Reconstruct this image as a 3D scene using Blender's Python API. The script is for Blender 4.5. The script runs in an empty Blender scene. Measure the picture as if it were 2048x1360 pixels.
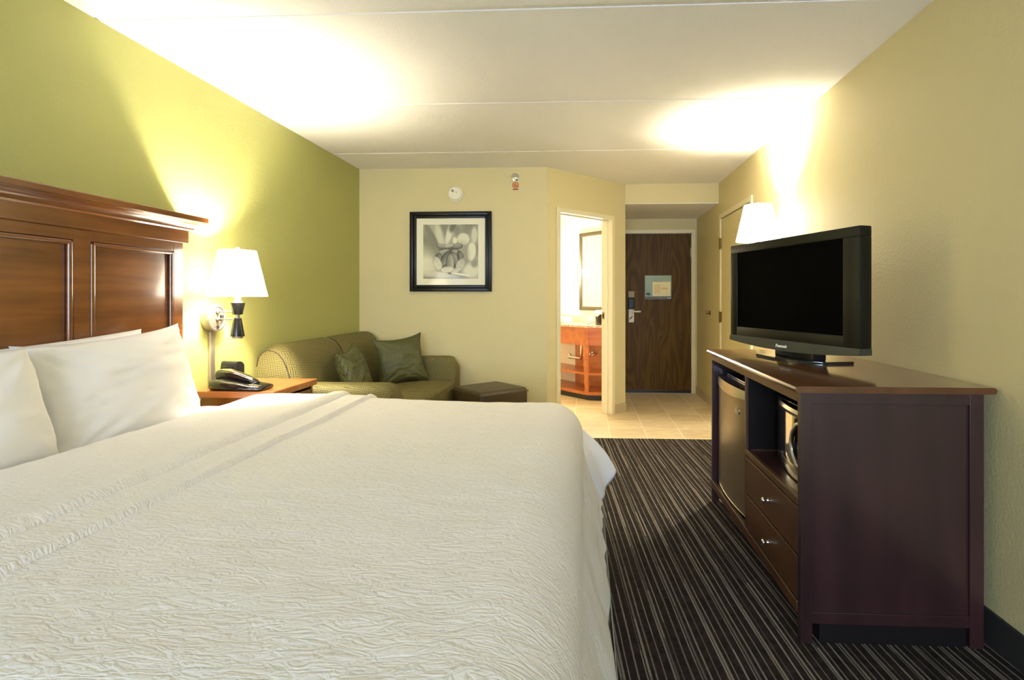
import bpy, bmesh, math, random
from mathutils import Vector, Matrix, noise
PI = math.pi
random.seed(7)
S = bpy.context.scene
COL = S.collection
ZU = Vector((0, 0, 1))

# ------------------------------------------------------------------ materials
def lin(r, g, b):
    f = lambda c: (c / 255 / 12.92) if c <= 10 else ((c / 255 + .055) / 1.055) ** 2.4
    return (f(r), f(g), f(b), 1)

class NT:
    def __init__(s, name):
        s.m = bpy.data.materials.new(name); s.m.use_nodes = True
        s.t = s.m.node_tree; s.N = s.t.nodes
        s.b = s.N['Principled BSDF']
    def n(s, typ, **k):
        x = s.N.new(typ)
        for a, v in k.items():
            if a.startswith('i_'):
                x.inputs[a[2:].replace('_', ' ')].default_value = v
            else:
                setattr(x, a, v)
        return x
    def l(s, a, b): s.t.links.new(a, b)
    def setp(s, **k):
        for a, v in k.items(): s.b.inputs[a.replace('_', ' ')].default_value = v
    def coord(s, kind='Object', scale=(1, 1, 1), rot=(0, 0, 0)):
        c = s.n('ShaderNodeTexCoord'); mp = s.n('ShaderNodeMapping')
        mp.inputs['Scale'].default_value = scale; mp.inputs['Rotation'].default_value = rot
        s.l(c.outputs[kind], mp.inputs['Vector']); return mp.outputs['Vector']
    def noise(s, vec, scale, detail=3, rough=.5, dist=0):
        x = s.n('ShaderNodeTexNoise')
        x.inputs['Scale'].default_value = scale; x.inputs['Detail'].default_value = detail
        x.inputs['Roughness'].default_value = rough; x.inputs['Distortion'].default_value = dist
        s.l(vec, x.inputs['Vector']); return x.outputs['Fac']
    def ramp(s, fac, stops):
        x = s.n('ShaderNodeValToRGB'); e = x.color_ramp.elements
        while len(e) < len(stops): e.new(.5)
        for i, (p, c) in enumerate(stops):
            e[i].position = p; e[i].color = c if len(c) == 4 else (*c, 1)
        s.l(fac, x.inputs['Fac']); return x.outputs['Color']
    def math(s, op, a, b=None, c=None):
        x = s.n('ShaderNodeMath', operation=op)
        for i, v in enumerate((a, b, c)):
            if v is None: continue
            if isinstance(v, (int, float)): x.inputs[i].default_value = v
            else: s.l(v, x.inputs[i])
        return x.outputs[0]
    def mix(s, fac, a, b):
        x = s.n('ShaderNodeMix', data_type='RGBA')
        for i, v in ((0, fac), (6, a), (7, b)):
            if isinstance(v, (int, float, tuple)): x.inputs[i].default_value = v
            else: s.l(v, x.inputs[i])
        return x.outputs[2]
    def bump(s, h, strength=.3, dist=.01):
        x = s.n('ShaderNodeBump'); x.inputs['Strength'].default_value = strength; x.inputs['Distance'].default_value = dist
        s.l(h, x.inputs['Height']); s.l(x.outputs['Normal'], s.b.inputs['Normal'])

def plain(name, col, rough=.5, metal=0, coat=0, spec=.5, emit=None, es=0):
    t = NT(name); t.setp(Base_Color=col, Roughness=rough, Metallic=metal)
    t.b.inputs['Specular IOR Level'].default_value = spec
    if coat: t.b.inputs['Coat Weight'].default_value = coat; t.b.inputs['Coat Roughness'].default_value = .08
    if emit: t.b.inputs['Emission Color'].default_value = emit; t.b.inputs['Emission Strength'].default_value = es
    return t.m

def paint(name, col, bump=.25, scale=90, rough=.6):
    t = NT(name); t.setp(Roughness=rough)
    v = t.coord()
    n1 = t.noise(v, scale, 3, .6); n2 = t.noise(v, 2.2, 3)
    c = t.mix(t.math('MULTIPLY', n2, .25), col, tuple(x * .93 for x in col[:3]) + (1,))
    t.l(c, t.b.inputs['Base Color'])
    t.bump(n1, bump, .006)
    return t.m

def wood(name, dark, light, axis='X', rough=.28, coat=.6, scale=1.0, fig=1.0):
    t = NT(name); t.setp(Roughness=rough)
    t.b.inputs['Coat Weight'].default_value = coat; t.b.inputs['Coat Roughness'].default_value = .12
    sc = {'X': (.8, 10, 10), 'Y': (10, .8, 10), 'Z': (10, 10, .8)}[axis]
    v = t.coord(scale=tuple(x * scale for x in sc))
    n1 = t.noise(v, 1.6, 2.5, .55, .3 * fig); n2 = t.noise(t.coord(), 3, 3, .5)
    f = t.math('ADD', t.math('MULTIPLY', n1, .6), t.math('MULTIPLY', n2, .4))
    t.l(t.ramp(f, [(.3, dark), (.72, light)]), t.b.inputs['Base Color'])
    return t.m

def door_wood(name):
    t = NT(name); t.setp(Roughness=.5)
    t.b.inputs['Specular IOR Level'].default_value = .2
    v = t.coord(scale=(5.5, 5.5, .75))
    n1 = t.noise(v, .8, 1.5, .5, .3)
    rings = t.math('SINE', t.math('MULTIPLY', n1, 95))
    fine = t.noise(t.coord(scale=(160, 160, 3)), 1, 2)
    f = t.math('ADD', t.math('MULTIPLY', t.math('ADD', rings, 1), .13), t.math('MULTIPLY', fine, .55))
    t.l(t.ramp(f, [(.15, lin(58, 37, 2)), (.8, lin(102, 74, 14))]), t.b.inputs['Base Color'])
    return t.m

def fabric_maze(name, base, line, cell=.0085, rough=.75, sheen=.3):
    t = NT(name); t.setp(Roughness=rough)
    t.b.inputs['Sheen Weight'].default_value = sheen
    uv = t.n('ShaderNodeTexCoord'); mp = t.n('ShaderNodeMapping')
    mp.inputs['Scale'].default_value = (1 / cell, 1 / cell, 1); mp.inputs['Rotation'].default_value = (0, 0, .12)
    t.l(uv.outputs['UV'], mp.inputs['Vector'])
    fl = t.n('ShaderNodeVectorMath', operation='FLOOR'); fr = t.n('ShaderNodeVectorMath', operation='FRACTION')
    t.l(mp.outputs[0], fl.inputs[0]); t.l(mp.outputs[0], fr.inputs[0])
    wn = t.n('ShaderNodeTexWhiteNoise', noise_dimensions='2D'); t.l(fl.outputs[0], wn.inputs['Vector'])
    sp = t.n('ShaderNodeSeparateXYZ'); t.l(fr.outputs[0], sp.inputs[0])
    w = .17
    hx = t.math('LESS_THAN', t.math('ABSOLUTE', t.math('SUBTRACT', sp.outputs[0], .5)), w)
    hy = t.math('LESS_THAN', t.math('ABSOLUTE', t.math('SUBTRACT', sp.outputs[1], .5)), w)
    pick = t.math('GREATER_THAN', wn.outputs['Value'], .5)
    f = t.math('ADD', t.math('MULTIPLY', hx, pick), t.math('MULTIPLY', hy, t.math('SUBTRACT', 1, pick)))
    t.l(t.mix(f, base, line), t.b.inputs['Base Color'])
    t.bump(t.math('SUBTRACT', 1, f), .3, .002)
    return t.m

M = {}
M['green'] = paint('green_paint', (.40, .405, .135, 1), .35, 70)
M['beige'] = paint('beige_paint', (.64, .56, .30, 1), .3, 70)
M['bath_paint'] = paint('bath_paint', (.86, .80, .66, 1), .1, 80)
M['trim'] = plain('door_frame_paint', (.74, .68, .44, 1), .35)
M['trim_light'] = plain('bath_jamb_paint', (.80, .75, .55, 1), .3)
M['window_white'] = plain('window_white', (.8, .8, .78, 1), .4)
def mk_ceiling():
    t = NT('popcorn_ceiling'); t.setp(Roughness=.9, Base_Color=(.88, .87, .83, 1))
    v = t.coord(); t.bump(t.noise(v, 120, 4, .7), .55, .012); return t.m
M['ceiling'] = mk_ceiling()
M['seam'] = plain('ceiling_joint', (.84, .83, .75, 1), .8)
def mk_carpet():
    t = NT('striped_carpet'); t.setp(Roughness=.95)
    t.b.inputs['Specular IOR Level'].default_value = .1
    v = t.coord(rot=(0, 0, math.radians(-4.2)))
    sp = t.n('ShaderNodeSeparateXYZ'); t.l(v, sp.inputs[0])
    wob = t.noise(t.coord(scale=(6, 1.5, 1)), 2, 1)
    x = t.math('ADD', sp.outputs[0], t.math('MULTIPLY', wob, .006))
    lines = None
    for period, off, wd in ((.029, 0, .075), (.058, .013, .05), (.087, .047, .045)):
        q = t.math('DIVIDE', t.math('ADD', x, off), period)
        idx = t.math('FLOOR', q); fr = t.math('FRACT', q)
        ln = t.math('LESS_THAN', t.math('ABSOLUTE', t.math('SUBTRACT', fr, .5)), wd)
        cb = t.n('ShaderNodeCombineXYZ'); t.l(idx, cb.inputs[0])
        t.l(t.math('FLOOR', t.math('ADD', t.math('MULTIPLY', sp.outputs[1], 3.2), t.math('MULTIPLY', idx, .37))), cb.inputs[1])
        wn = t.n('ShaderNodeTexWhiteNoise', noise_dimensions='3D'); t.l(cb.outputs[0], wn.inputs['Vector'])
        amp = t.math('MULTIPLY_ADD', wn.outputs['Value'], .75, .25)
        v1 = t.math('MULTIPLY', ln, amp)
        lines = v1 if lines is None else t.math('MAXIMUM', lines, v1)
    fuzz = t.noise(t.coord(), 260, 2, .7)
    lines = t.math('MULTIPLY', lines, t.math('MULTIPLY_ADD', fuzz, 1.0, .4))
    mott = t.noise(t.coord(), 22, 3, .7)
    base = t.ramp(mott, [(.35, (.013, .010, .009)), (.65, (.030, .023, .020))])
    t.l(t.mix(t.math('MINIMUM', lines, 1), base, (.27, .24, .20, 1)), t.b.inputs['Base Color'])
    t.bump(t.noise(t.coord(), 320, 2), .8, .006)
    return t.m
M['carpet'] = mk_carpet()
def mk_tile():
    t = NT('cream_floor_tile'); t.setp(Roughness=.38)
    v = t.coord(); sp = t.n('ShaderNodeSeparateXYZ'); t.l(v, sp.inputs[0])
    P = .322
    def g(o, off):
        q = t.math('DIVIDE', t.math('ADD', o, off), P)
        fr = t.math('ABSOLUTE', t.math('SUBTRACT', t.math('FRACT', q), .5))
        return t.math('GREATER_THAN', fr, .488), t.math('FLOOR', q)
    gx, ix = g(sp.outputs[0], -.228 + P * 8); gy, iy = g(sp.outputs[1], -5.035 + P * 20)
    gr = t.math('MAXIMUM', gx, gy)
    cb = t.n('ShaderNodeCombineXYZ'); t.l(ix, cb.inputs[0]); t.l(iy, cb.inputs[1])
    wn = t.n('ShaderNodeTexWhiteNoise', noise_dimensions='3D'); t.l(cb.outputs[0], wn.inputs['Vector'])
    n1 = t.noise(t.coord(scale=(2.2, 7, 1)), 2.5, 5, .65, .5)
    f = t.math('ADD', t.math('MULTIPLY', n1, .8), t.math('MULTIPLY', wn.outputs['Value'], .2))
    c = t.ramp(f, [(.3, (.56, .43, .25)), (.7, (.78, .66, .44))])
    t.l(t.mix(gr, c, (.86, .77, .57, 1)), t.b.inputs['Base Color'])
    t.bump(t.math('SUBTRACT', 1, gr), .3, .003)
    return t.m
M['tile'] = mk_tile()
M['tile_base'] = paint('tile_baseboard', (.52, .41, .24, 1), .1, 30, .35)
M['dark_base'] = plain('dark_baseboard', (.022, .020, .020, 1), .7)
M['cherry'] = wood('cherry_wood', (.075, .019, .003, 1), (.235, .080, .014, 1), 'Y', .26, .7)
M['cherry_top'] = wood('nightstand_wood', (.26, .075, .02, 1), (.50, .19, .06, 1), 'X', .3, .5)
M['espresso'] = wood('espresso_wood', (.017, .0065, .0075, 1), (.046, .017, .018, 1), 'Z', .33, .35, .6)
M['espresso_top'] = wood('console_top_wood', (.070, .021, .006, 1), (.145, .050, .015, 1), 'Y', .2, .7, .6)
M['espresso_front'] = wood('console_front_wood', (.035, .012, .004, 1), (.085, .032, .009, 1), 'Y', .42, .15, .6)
M['recess_shadow'] = plain('recess_shadow_black', (.006, .004, .004, 1), .6, spec=.2)  # near-black colour stands in for shade inside the console recesses
M['vanity_wood'] = wood('vanity_wood', (.36, .085, .012, 1), (.62, .20, .035, 1), 'X', .35, .3)
M['doorwood'] = door_wood('entry_door_laminate')
M['white_cotton'] = paint('white_cotton', (.79, .785, .78, 1), .08, 160, .85)
M['sheet'] = paint('cool_white_sheet', (.78, .80, .86, 1), .08, 160, .85)
def mk_coverlet():
    t = NT('matelasse_cotton'); t.setp(Roughness=.85, Base_Color=(.745, .725, .69, 1))
    t.b.inputs['Sheen Weight'].default_value = .15
    v = t.coord(scale=(1, 2.6, 1), rot=(0, 0, math.radians(18)))
    n1 = t.noise(v, 15, 2.5, .5, 1.1)
    r1 = t.math('MINIMUM', t.math('MULTIPLY', t.math('ABSOLUTE', t.math('SUBTRACT', n1, .5)), 9), 1)
    v2 = t.coord(scale=(1, 1.7, 1), rot=(0, 0, math.radians(-25)))
    n2 = t.noise(v2, 22, 2, .5, 1.4)
    r2 = t.math('MINIMUM', t.math('MULTIPLY', t.math('ABSOLUTE', t.math('SUBTRACT', n2, .5)), 7), 1)
    h = t.math('ADD', t.math('MULTIPLY', r1, .65), t.math('MULTIPLY', r2, .3))
    h = t.math('ADD', h, t.math('MULTIPLY', t.noise(t.coord(), 190, 2), .22))
    t.bump(h, .32, .008)
    return t.m
M['coverlet'] = mk_coverlet()
M['sofa'] = fabric_maze('olive_maze_fabric', (.175, .150, .042, 1), (.030, .026, .009, 1), .0115, .75, 0)
M['sofa_pillow'] = fabric_maze('olive_sheen_fabric', (.095, .098, .026, 1), (.018, .020, .005, 1), .0105, .55, 0)
M['piping'] = plain('brown_piping', (.03, .02, .01, 1), .7)
M['leather'] = paint('brown_leather', (.055, .037, .016, 1), .15, 120, .42)
M['nickel'] = plain('brushed_nickel', (.26, .235, .19, 1), .42, .8)
M['cone_black'] = plain('cone_black', (.004, .004, .004, 1), .18, 0, 0, .35)
M['nickel_dull'] = plain('satin_nickel_cover', (.50, .46, .38, 1), .4, .8)
M['chrome'] = plain('chrome', (.85, .85, .85, 1), .08, 1)
M['gloss_black'] = plain('gloss_black', (.008, .008, .010, 1), .12, 0, .5)
M['black_plastic'] = plain('black_plastic', (.012, .013, .015, 1), .28)
M['tv_bezel'] = plain('tv_bezel', (.004, .005, .003, 1), .42, spec=.28)
M['tv_lip'] = plain('tv_lip', (.035, .038, .03, 1), .3)
M['tv_screen'] = plain('tv_screen', (.0006, .0006, .0007, 1), .5, spec=.02)
M['frame_black'] = plain('picture_frame_black', (.005, .005, .005, 1), .35, spec=.3)
M['mat'] = plain('picture_mat', (.76, .73, .56, 1), .5, coat=.5)
M['bronze'] = plain('bronze_hinge', (.20, .14, .05, 1), .35, .9)
M['plastic_white'] = plain('ivory_plastic', (.78, .75, .60, 1), .4)
M['grey_dot'] = plain('grey_vent', (.25, .25, .2, 1), .5)
M['steel_door'] = plain('fridge_door', (.30, .25, .18, 1), .30, .85)
M['silver_mirror'] = plain('microwave_door', (.72, .68, .58, 1), .06, 1)
M['lock_metal'] = plain('lock_metal', (.50, .46, .34, 1), .45, .3)
M['guard_metal'] = plain('guard_metal', (.20, .15, .08, 1), .45, .4)
M['silver'] = plain('silver_trim', (.62, .60, .52, 1), .22, 1)
M['sign_green'] = NT('sign_green').m
def mk_sign():
    t = NT('evacuation_sign_face'); v = t.coord()
    t.setp(Roughness=.4)
    t.l(t.ramp(t.noise(v, 3, 2), [(.3, lin(120, 150, 135)), (.7, lin(165, 185, 150))]), t.b.inputs['Base Color'])
    return t.m
M['sign_face'] = mk_sign()
M['sign_grey'] = plain('sign_grey', lin(70, 72, 66), .4)
M['sign_cream'] = plain('sign_cream', lin(238, 228, 175), .5)
M['sign_orange'] = plain('sign_orange', lin(225, 195, 130), .5)
M['logo_green'] = plain('logo_green', lin(25, 50, 35), .4)
M['text_white'] = plain('text_white', (.8, .8, .75, 1), .4)
M['text_grey'] = plain('text_grey', (.35, .35, .33, 1), .4)
M['sticker'] = plain('sticker_orange', (.72, .28, .10, 1), .5)
M['sticker_red'] = plain('sticker_red', (.30, .04, .01, 1), .5)
M['mirror'] = plain('mirror_glass', (.92, .92, .90, 1), .02, 1)
M['mirror_frame'] = plain('mirror_frame', (.085, .07, .035, 1), .5, .1)
M['white_tissue'] = plain('white_tissue', (.88, .88, .86, 1), .8)
def mk_granite():
    t = NT('speckled_granite'); t.setp(Roughness=.2)
    n = t.noise(t.coord(), 60, 4, .8)
    t.l(t.ramp(n, [(.35, (.18, .10, .05)), (.46, (.55, .40, .24)), (.6, (.78, .70, .52))]), t.b.inputs['Base Color'])
    return t.m
M['granite'] = mk_granite()
def mk_shade(name, col, st):
    t = NT(name); t.setp(Base_Color=(.85, .82, .75, 1), Roughness=.8)
    t.b.inputs['Emission Color'].default_value = col; t.b.inputs['Emission Strength'].default_value = st
    return t.m
M['shade'] = mk_shade('lit_lamp_shade', (1, .90, .70, 1), 10)
M['bath_shade'] = mk_shade('lit_bath_shade', (1, .93, .78, 1), 6)
M['bulb'] = mk_shade('lit_bulb', (1, .9, .7, 1), 12)

# ------------------------------------------------------------------ mesh helpers
def bm_new(): return bmesh.new()

def add_box(bm, lo, hi, bev=0, seg=2, mat=None):
    lo = Vector(lo); hi = Vector(hi)
    r = bmesh.ops.create_cube(bm, size=1)
    vs = r['verts']
    for v in vs:
        v.co = Vector([(lo[i] + hi[i]) / 2 + v.co[i] * (hi[i] - lo[i]) for i in range(3)])
    if bev:
        es = list({e for v in vs for e in v.link_edges})
        rr = bmesh.ops.bevel(bm, geom=es, offset=bev, segments=seg, profile=.5, affect='EDGES')
        vs = list({v for f in rr['faces'] for v in f.verts} | {v for v in vs if v.is_valid})
    if mat is not None:
        for v in vs: v.co = mat @ v.co
    return vs

def box_bm(lo, hi, bev=0, seg=2, mat=None):
    bm = bm_new(); add_box(bm, lo, hi, bev, seg, mat); return bm

def add_prism(bm, pts, a0, a1, axis='Z', mat=None):
    """extrude a 2D polygon; axis Z: pts=(x,y); X: pts=(y,z); Y: pts=(x,z)"""
    def mk(p, a):
        c = {'Z': (p[0], p[1], a), 'X': (a, p[0], p[1]), 'Y': (p[0], a, p[1])}[axis]
        c = Vector(c); return mat @ c if mat is not None else c
    A = [bm.verts.new(mk(p, a0)) for p in pts]; B = [bm.verts.new(mk(p, a1)) for p in pts]
    n = len(pts); fs = [bm.faces.new(A), bm.faces.new(B[::-1])]
    for i in range(n): fs.append(bm.faces.new((A[i], B[i], B[(i + 1) % n], A[(i + 1) % n])))
    bmesh.ops.recalc_face_normals(bm, faces=bm.faces[:])
    return A + B

def add_lathe(bm, prof, center=(0, 0, 0), seg=32, mat=None, close=False):
    """prof = [(r,z)...] around local z"""
    C = Vector(center); rings = []
    for r, z in prof:
        if r < 1e-6:
            rings.append([bm.verts.new(C + Vector((0, 0, z)))])
        else:
            rings.append([bm.verts.new(C + Vector((r * math.cos(2 * PI * i / seg), r * math.sin(2 * PI * i / seg), z))) for i in range(seg)])
    for a, b in zip(rings, rings[1:]):
        for i in range(seg):
            j = (i + 1) % seg
            if len(a) == 1 and len(b) == 1: continue
            if len(a) == 1: bm.faces.new((a[0], b[i], b[j]))
            elif len(b) == 1: bm.faces.new((a[i], a[j], b[0]))
            else: bm.faces.new((a[i], a[j], b[j], b[i]))
    vs = [v for r in rings for v in r]
    if mat is not None:
        for v in vs: v.co = mat @ v.co
    bmesh.ops.recalc_face_normals(bm, faces=bm.faces[:])
    return vs

def add_tube(bm, pts, r, seg=10, cap=True):
    pts = [Vector(p) for p in pts]; rings = []
    for i, p in enumerate(pts):
        d = (pts[min(i + 1, len(pts) - 1)] - pts[max(i - 1, 0)]).normalized()
        a = d.orthogonal().normalized() if i == 0 else (rings_x - d * rings_x.dot(d)).normalized()
        rings_x = a; b = d.cross(a)
        rings.append([bm.verts.new(p + (a * math.cos(2 * PI * k / seg) + b * math.sin(2 * PI * k / seg)) * r) for k in range(seg)])
    for A, B in zip(rings, rings[1:]):
        for k in range(seg): bm.faces.new((A[k], A[(k + 1) % seg], B[(k + 1) % seg], B[k]))
    if cap: bm.faces.new(rings[0][::-1]); bm.faces.new(rings[-1])
    bmesh.ops.recalc_face_normals(bm, faces=bm.faces[:])

def box_uv(me):
    uv = me.uv_layers.new(name='UVMap') if not me.uv_layers else me.uv_layers[0]
    for p in me.polygons:
        n = p.normal; ax = max(range(3), key=lambda i: abs(n[i]))
        for li in p.loop_indices:
            c = me.vertices[me.loops[li].vertex_index].co
            uv.data[li].uv = {0: (c.y, c.z), 1: (c.x, c.z), 2: (c.x, c.y)}[ax]

def tag(o, label=None, cat=None, group=None, kind=None):
    if label: o['label'] = label
    if cat: o['category'] = cat
    if group: o['group'] = group
    if kind: o['kind'] = kind
    return o

def obj(name, bm, mat, parent=None, smooth=None, local=False, uv=False, origin=None):
    """links a bmesh as one object. Verts are in world space unless local (then in the parent's space)."""
    if isinstance(mat, str): mat = M[mat]
    me = bpy.data.meshes.new(name)
    if parent is not None and not local:
        inv = wm(parent).inverted()
        for v in bm.verts: v.co = inv @ v.co
    off = None
    if parent is None and not local:
        if origin is None:
            xs = [v.co for v in bm.verts]
            origin = Vector(((min(c.x for c in xs) + max(c.x for c in xs)) / 2, (min(c.y for c in xs) + max(c.y for c in xs)) / 2, min(c.z for c in xs)))
        off = Vector(origin)
        for v in bm.verts: v.co -= off
    bm.to_mesh(me); bm.free()
    me.materials.append(mat)
    if uv: box_uv(me)
    if smooth is not None:
        if smooth is True: me.shade_smooth()
        else:
            me.shade_smooth(); me.set_sharp_from_angle(angle=math.radians(smooth))
    o = bpy.data.objects.new(name, me); COL.objects.link(o)
    if parent is not None: o.parent = parent
    elif off is not None: o.location = off
    return o

def wm(o):
    m = Matrix.LocRotScale(o.location, o.rotation_euler, o.scale)
    return wm(o.parent) @ m if o.parent else m

def thing(name, label, cat, loc=(0, 0, 0), rz=0, group=None):
    o = bpy.data.objects.new(name, None); COL.objects.link(o)
    o.empty_display_size = .1
    o.location = loc; o.rotation_euler = (0, 0, rz)
    return tag(o, label, cat, group)

def struct(name, bm, mat, smooth=None, parent=None):
    o = obj(name, bm, mat, parent, smooth, origin=(0, 0, 0) if parent is None else None)
    o['kind'] = 'structure'; return o

def text_obj(name, s, size, mat, parent, loc, rot, extrude=.0006, align='CENTER', bold=0):
    cu = bpy.data.curves.new(name, 'FONT'); cu.body = s; cu.size = size; cu.extrude = extrude; cu.align_x = align; cu.align_y = 'CENTER'
    cu.offset = bold
    t = bpy.data.objects.new(name, cu); COL.objects.link(t)
    dg = bpy.context.evaluated_depsgraph_get(); me = bpy.data.meshes.new_from_object(t.evaluated_get(dg))
    bpy.data.objects.remove(t)
    o = bpy.data.objects.new(name, me); COL.objects.link(o); me.materials.clear(); me.materials.append(M[mat])
    o.parent = parent; o.location = loc; o.rotation_euler = rot
    return o

XL, XR, YB, H = -2.133, 1.43, 5.0, 2.44
A0 = Vector((-.347, 5.0, 0)); DD = Vector((.697, .717, 0)).normalized(); ND = Vector((-DD.y, DD.x, 0))
LD = 1.129   # diagonal wall from A0 to (0.44,5.81)
def dmat(): return Matrix(((DD.x, ND.x, 0, A0.x), (DD.y, ND.y, 0, A0.y), (0, 0, 1, 0), (0, 0, 0, 1)))
DM = dmat()

# ------------------------------------------------------------------ setting
bm = bm_new()
add_prism(bm, [(-2.25, -3.6), (1.55, -3.6), (1.55, 4.69), (-.35, 4.69), (-.35, 5.06), (-2.25, 5.06)], -.1, 0)
struct('floor', bm, 'carpet')
bm = bm_new()
add_prism(bm, [(-.35, 4.69), (1.55, 4.69), (1.55, 7.1), (.40, 7.1), (.40, 7.9), (-1.75, 7.9), (-1.75, 5.06), (-.35, 5.06)], -.1, 0)
struct('tile_floor', bm, 'tile')
# ceiling with shallow plank joints
bm = bm_new()
prof = [(-3.6, H)]
for ys in (-2.2, -1.1, 0, 1.13, 2.25, 3.33, 4.45):
    prof += [(ys - .016, H), (ys - .014, H + .004), (ys + .014, H + .004), (ys + .016, H)]
prof += [(7.9, H), (7.9, H + .12), (-3.6, H + .12)]
add_prism(bm, prof, -2.25, 1.55, 'X')
struct('ceiling', bm, 'ceiling')

struct('wall_left', box_bm((XL - .12, -3.6, 0), (XL, 5.12, H)), 'green')
struct('wall_back', box_bm((XL, YB, 0), (-.347, 5.12, H)), 'beige')
# diagonal wall with bathroom doorway
DO0, DO1, DOH = .160, .900, 2.045
bm = bm_new()
add_box(bm, (0, 0, 0), (DO0 - .02, .12, H), mat=DM)
add_box(bm, (DO1 + .02, 0, 0), (LD, .12, H), mat=DM)
add_box(bm, (DO0 - .02, 0, DOH + .02), (DO1 + .02, .12, H), mat=DM)
struct('wall_diagonal', bm, 'beige')
struct('wall_entry_left', box_bm((.36, 5.81, 0), (.44, 6.93, H)), 'beige')
bm = bm_new()
add_box(bm, (.36, 6.93, 0), (.465, 7.05, H)); add_box(bm, (1.385, 6.93, 0), (1.55, 7.05, H)); add_box(bm, (.465, 6.93, 2.06), (1.385, 7.05, H))
struct('wall_entry_back', bm, 'beige')
struct('wall_soffit', box_bm((.44, 5.81, 2.235), (XR, 6.93, H)), 'beige')
struct('ceiling_entry', box_bm((.44, 5.815, 2.228), (XR, 6.93, 2.235)), 'ceiling')
CL0, CL1, CLH = 4.695, 5.685, 2.045
bm = bm_new()
add_box(bm, (XR, -3.6, 0), (XR + .12, CL0, H)); add_box(bm, (XR, CL1, 0), (XR + .12, 6.93, H)); add_box(bm, (XR, CL0, CLH), (XR + .12, CL1, H))
struct('wall_right', bm, 'beige')
# rear wall (behind the camera) with the daylight window
WX0, WX1, WZ0, WZ1 = -1.3, 1.0, .75, 2.15
bm = bm_new()
add_box(bm, (XL, -3.6, 0), (WX0, -3.48, H)); add_box(bm, (WX1, -3.6, 0), (XR, -3.48, H))
add_box(bm, (WX0, -3.6, 0), (WX1, -3.48, WZ0)); add_box(bm, (WX0, -3.6, WZ1), (WX1, -3.48, H))
struct('wall_rear', bm, 'beige')
bm = bm_new()
for x0, x1, z0, z1 in ((WX0, WX0 + .05, WZ0, WZ1), (WX1 - .05, WX1, WZ0, WZ1), (WX0, WX1, WZ0, WZ0 + .05), (WX0, WX1, WZ1 - .05, WZ1), (-.175, -.125, WZ0, WZ1)):
    add_box(bm, (x0, -3.58, z0), (x1, -3.53, z1))
struct('window_1', bm, 'window_white')
# bathroom shell
def seg_wall(name, p, q, mat, th=.08, h=H):
    p = Vector((*p, 0)); q = Vector((*q, 0)); d = (q - p).normalized(); n = Vector((-d.y, d.x, 0))
    m = Matrix(((d.x, n.x, 0, p.x), (d.y, n.y, 0, p.y), (0, 0, 1, 0), (0, 0, 0, 1)))
    return struct(name, box_bm((0, -th, 0), ((q - p).length, 0, h), mat=m), mat)
MW0 = Vector((.38, 6.585, 0)); MWD = Vector((-.655, .755, 0)).normalized(); MWN = Vector((-.755, -.655, 0)).normalized()
MWE = MW0 + MWD * 1.55
seg_wall('wall_mirror', (MW0.x, MW0.y), (MWE.x, MWE.y), 'bath_paint')
seg_wall('wall_bath_far', (MWE.x + .02, MWE.y), (-1.68, MWE.y), 'bath_paint')
seg_wall('wall_bath_left', (-1.6, MWE.y + .05), (-1.6, 5.1), 'bath_paint')
struct('wall_bath_right', box_bm((.345, 5.86, 0), (.36, 6.62, H)), 'bath_paint')

# door frames
def frame_bm(mat, a0, a1, h, w, d0, d1, bev=.004):
    """three-sided frame in local (x along wall, y depth)"""
    bm = bm_new()
    add_box(bm, (a0 - w, d0, 0), (a0, d1, h + w), bev, mat=mat)
    add_box(bm, (a1, d0, 0), (a1 + w, d1, h + w), bev, mat=mat)
    add_box(bm, (a0, d0, h), (a1, d1, h + w), bev, mat=mat)
    return bm
bm = frame_bm(DM, DO0, DO1, DOH - .01, .045, -.016, .0)
bm2 = frame_bm(DM, DO0 + .001, DO1 - .001, DOH - .011, .02, -.006, .135, .002)
door1 = struct('door_1', bm, 'trim')
struct('door_jamb', bm2, 'trim_light', parent=door1)
bm = frame_bm(DM, DO0 + .014, DO1 - .014, DOH - .025, .014, .045, .085, .002)
struct('door_stop', bm, 'trim_light', parent=door1)
bm = bm_new(); add_box(bm, (DO1 - .005, .090, .995), (DO1 - .001, .122, 1.065), .001, mat=DM)
add_box(bm, (DO1 - .020, .098, 1.012), (DO1 - .003, .114, 1.048), .002, mat=DM)
struct('strike_plate', bm, 'bronze', parent=door1)

# entry door
EM = Matrix.Identity(4); EM.translation = (0, 6.93, 0)
door2 = struct('door_2', frame_bm(EM, .485, 1.36, 2.043, .048, -.016, .06), 'trim')
bm = box_bm((.487, 6.945, .006), (1.358, 6.985, 2.040), .002)
slab = struct('door_slab', bm, 'doorwood', parent=door2)
struct('door_sweep', box_bm((.487, 6.934, .004), (1.358, 6.9445, .038), .002), 'black_plastic', parent=door2)
for z in (1.80, 1.02, .27):
    bm = bm_new(); add_box(bm, (1.352, 6.928, z - .058), (1.362, 6.944, z + .058), .001)
    add_tube(bm, [(1.368, 6.926, z - .062), (1.368, 6.926, z + .062)], .007)
    struct('hinge', bm, 'bronze' if z < 1.5 else 'trim', parent=door2)
lock = struct('lock_plate', box_bm((.566, 6.925, .905), (.636, 6.945, 1.075), .004), 'lock_metal', parent=door2)
struct('lock_housing', box_bm((.562, 6.905, 1.078), (.638, 6.945, 1.215), .01), 'gloss_black', parent=door2)
struct('swing_guard', box_bm((.562, 6.928, 1.222), (.642, 6.945, 1.305), .003), 'guard_metal', parent=door2)
bm = bm_new(); add_tube(bm, [(.60, 6.928, 1.045), (.60, 6.885, 1.045), (.61, 6.878, 1.045), (.715, 6.878, 1.045)], .011, 12)
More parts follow.
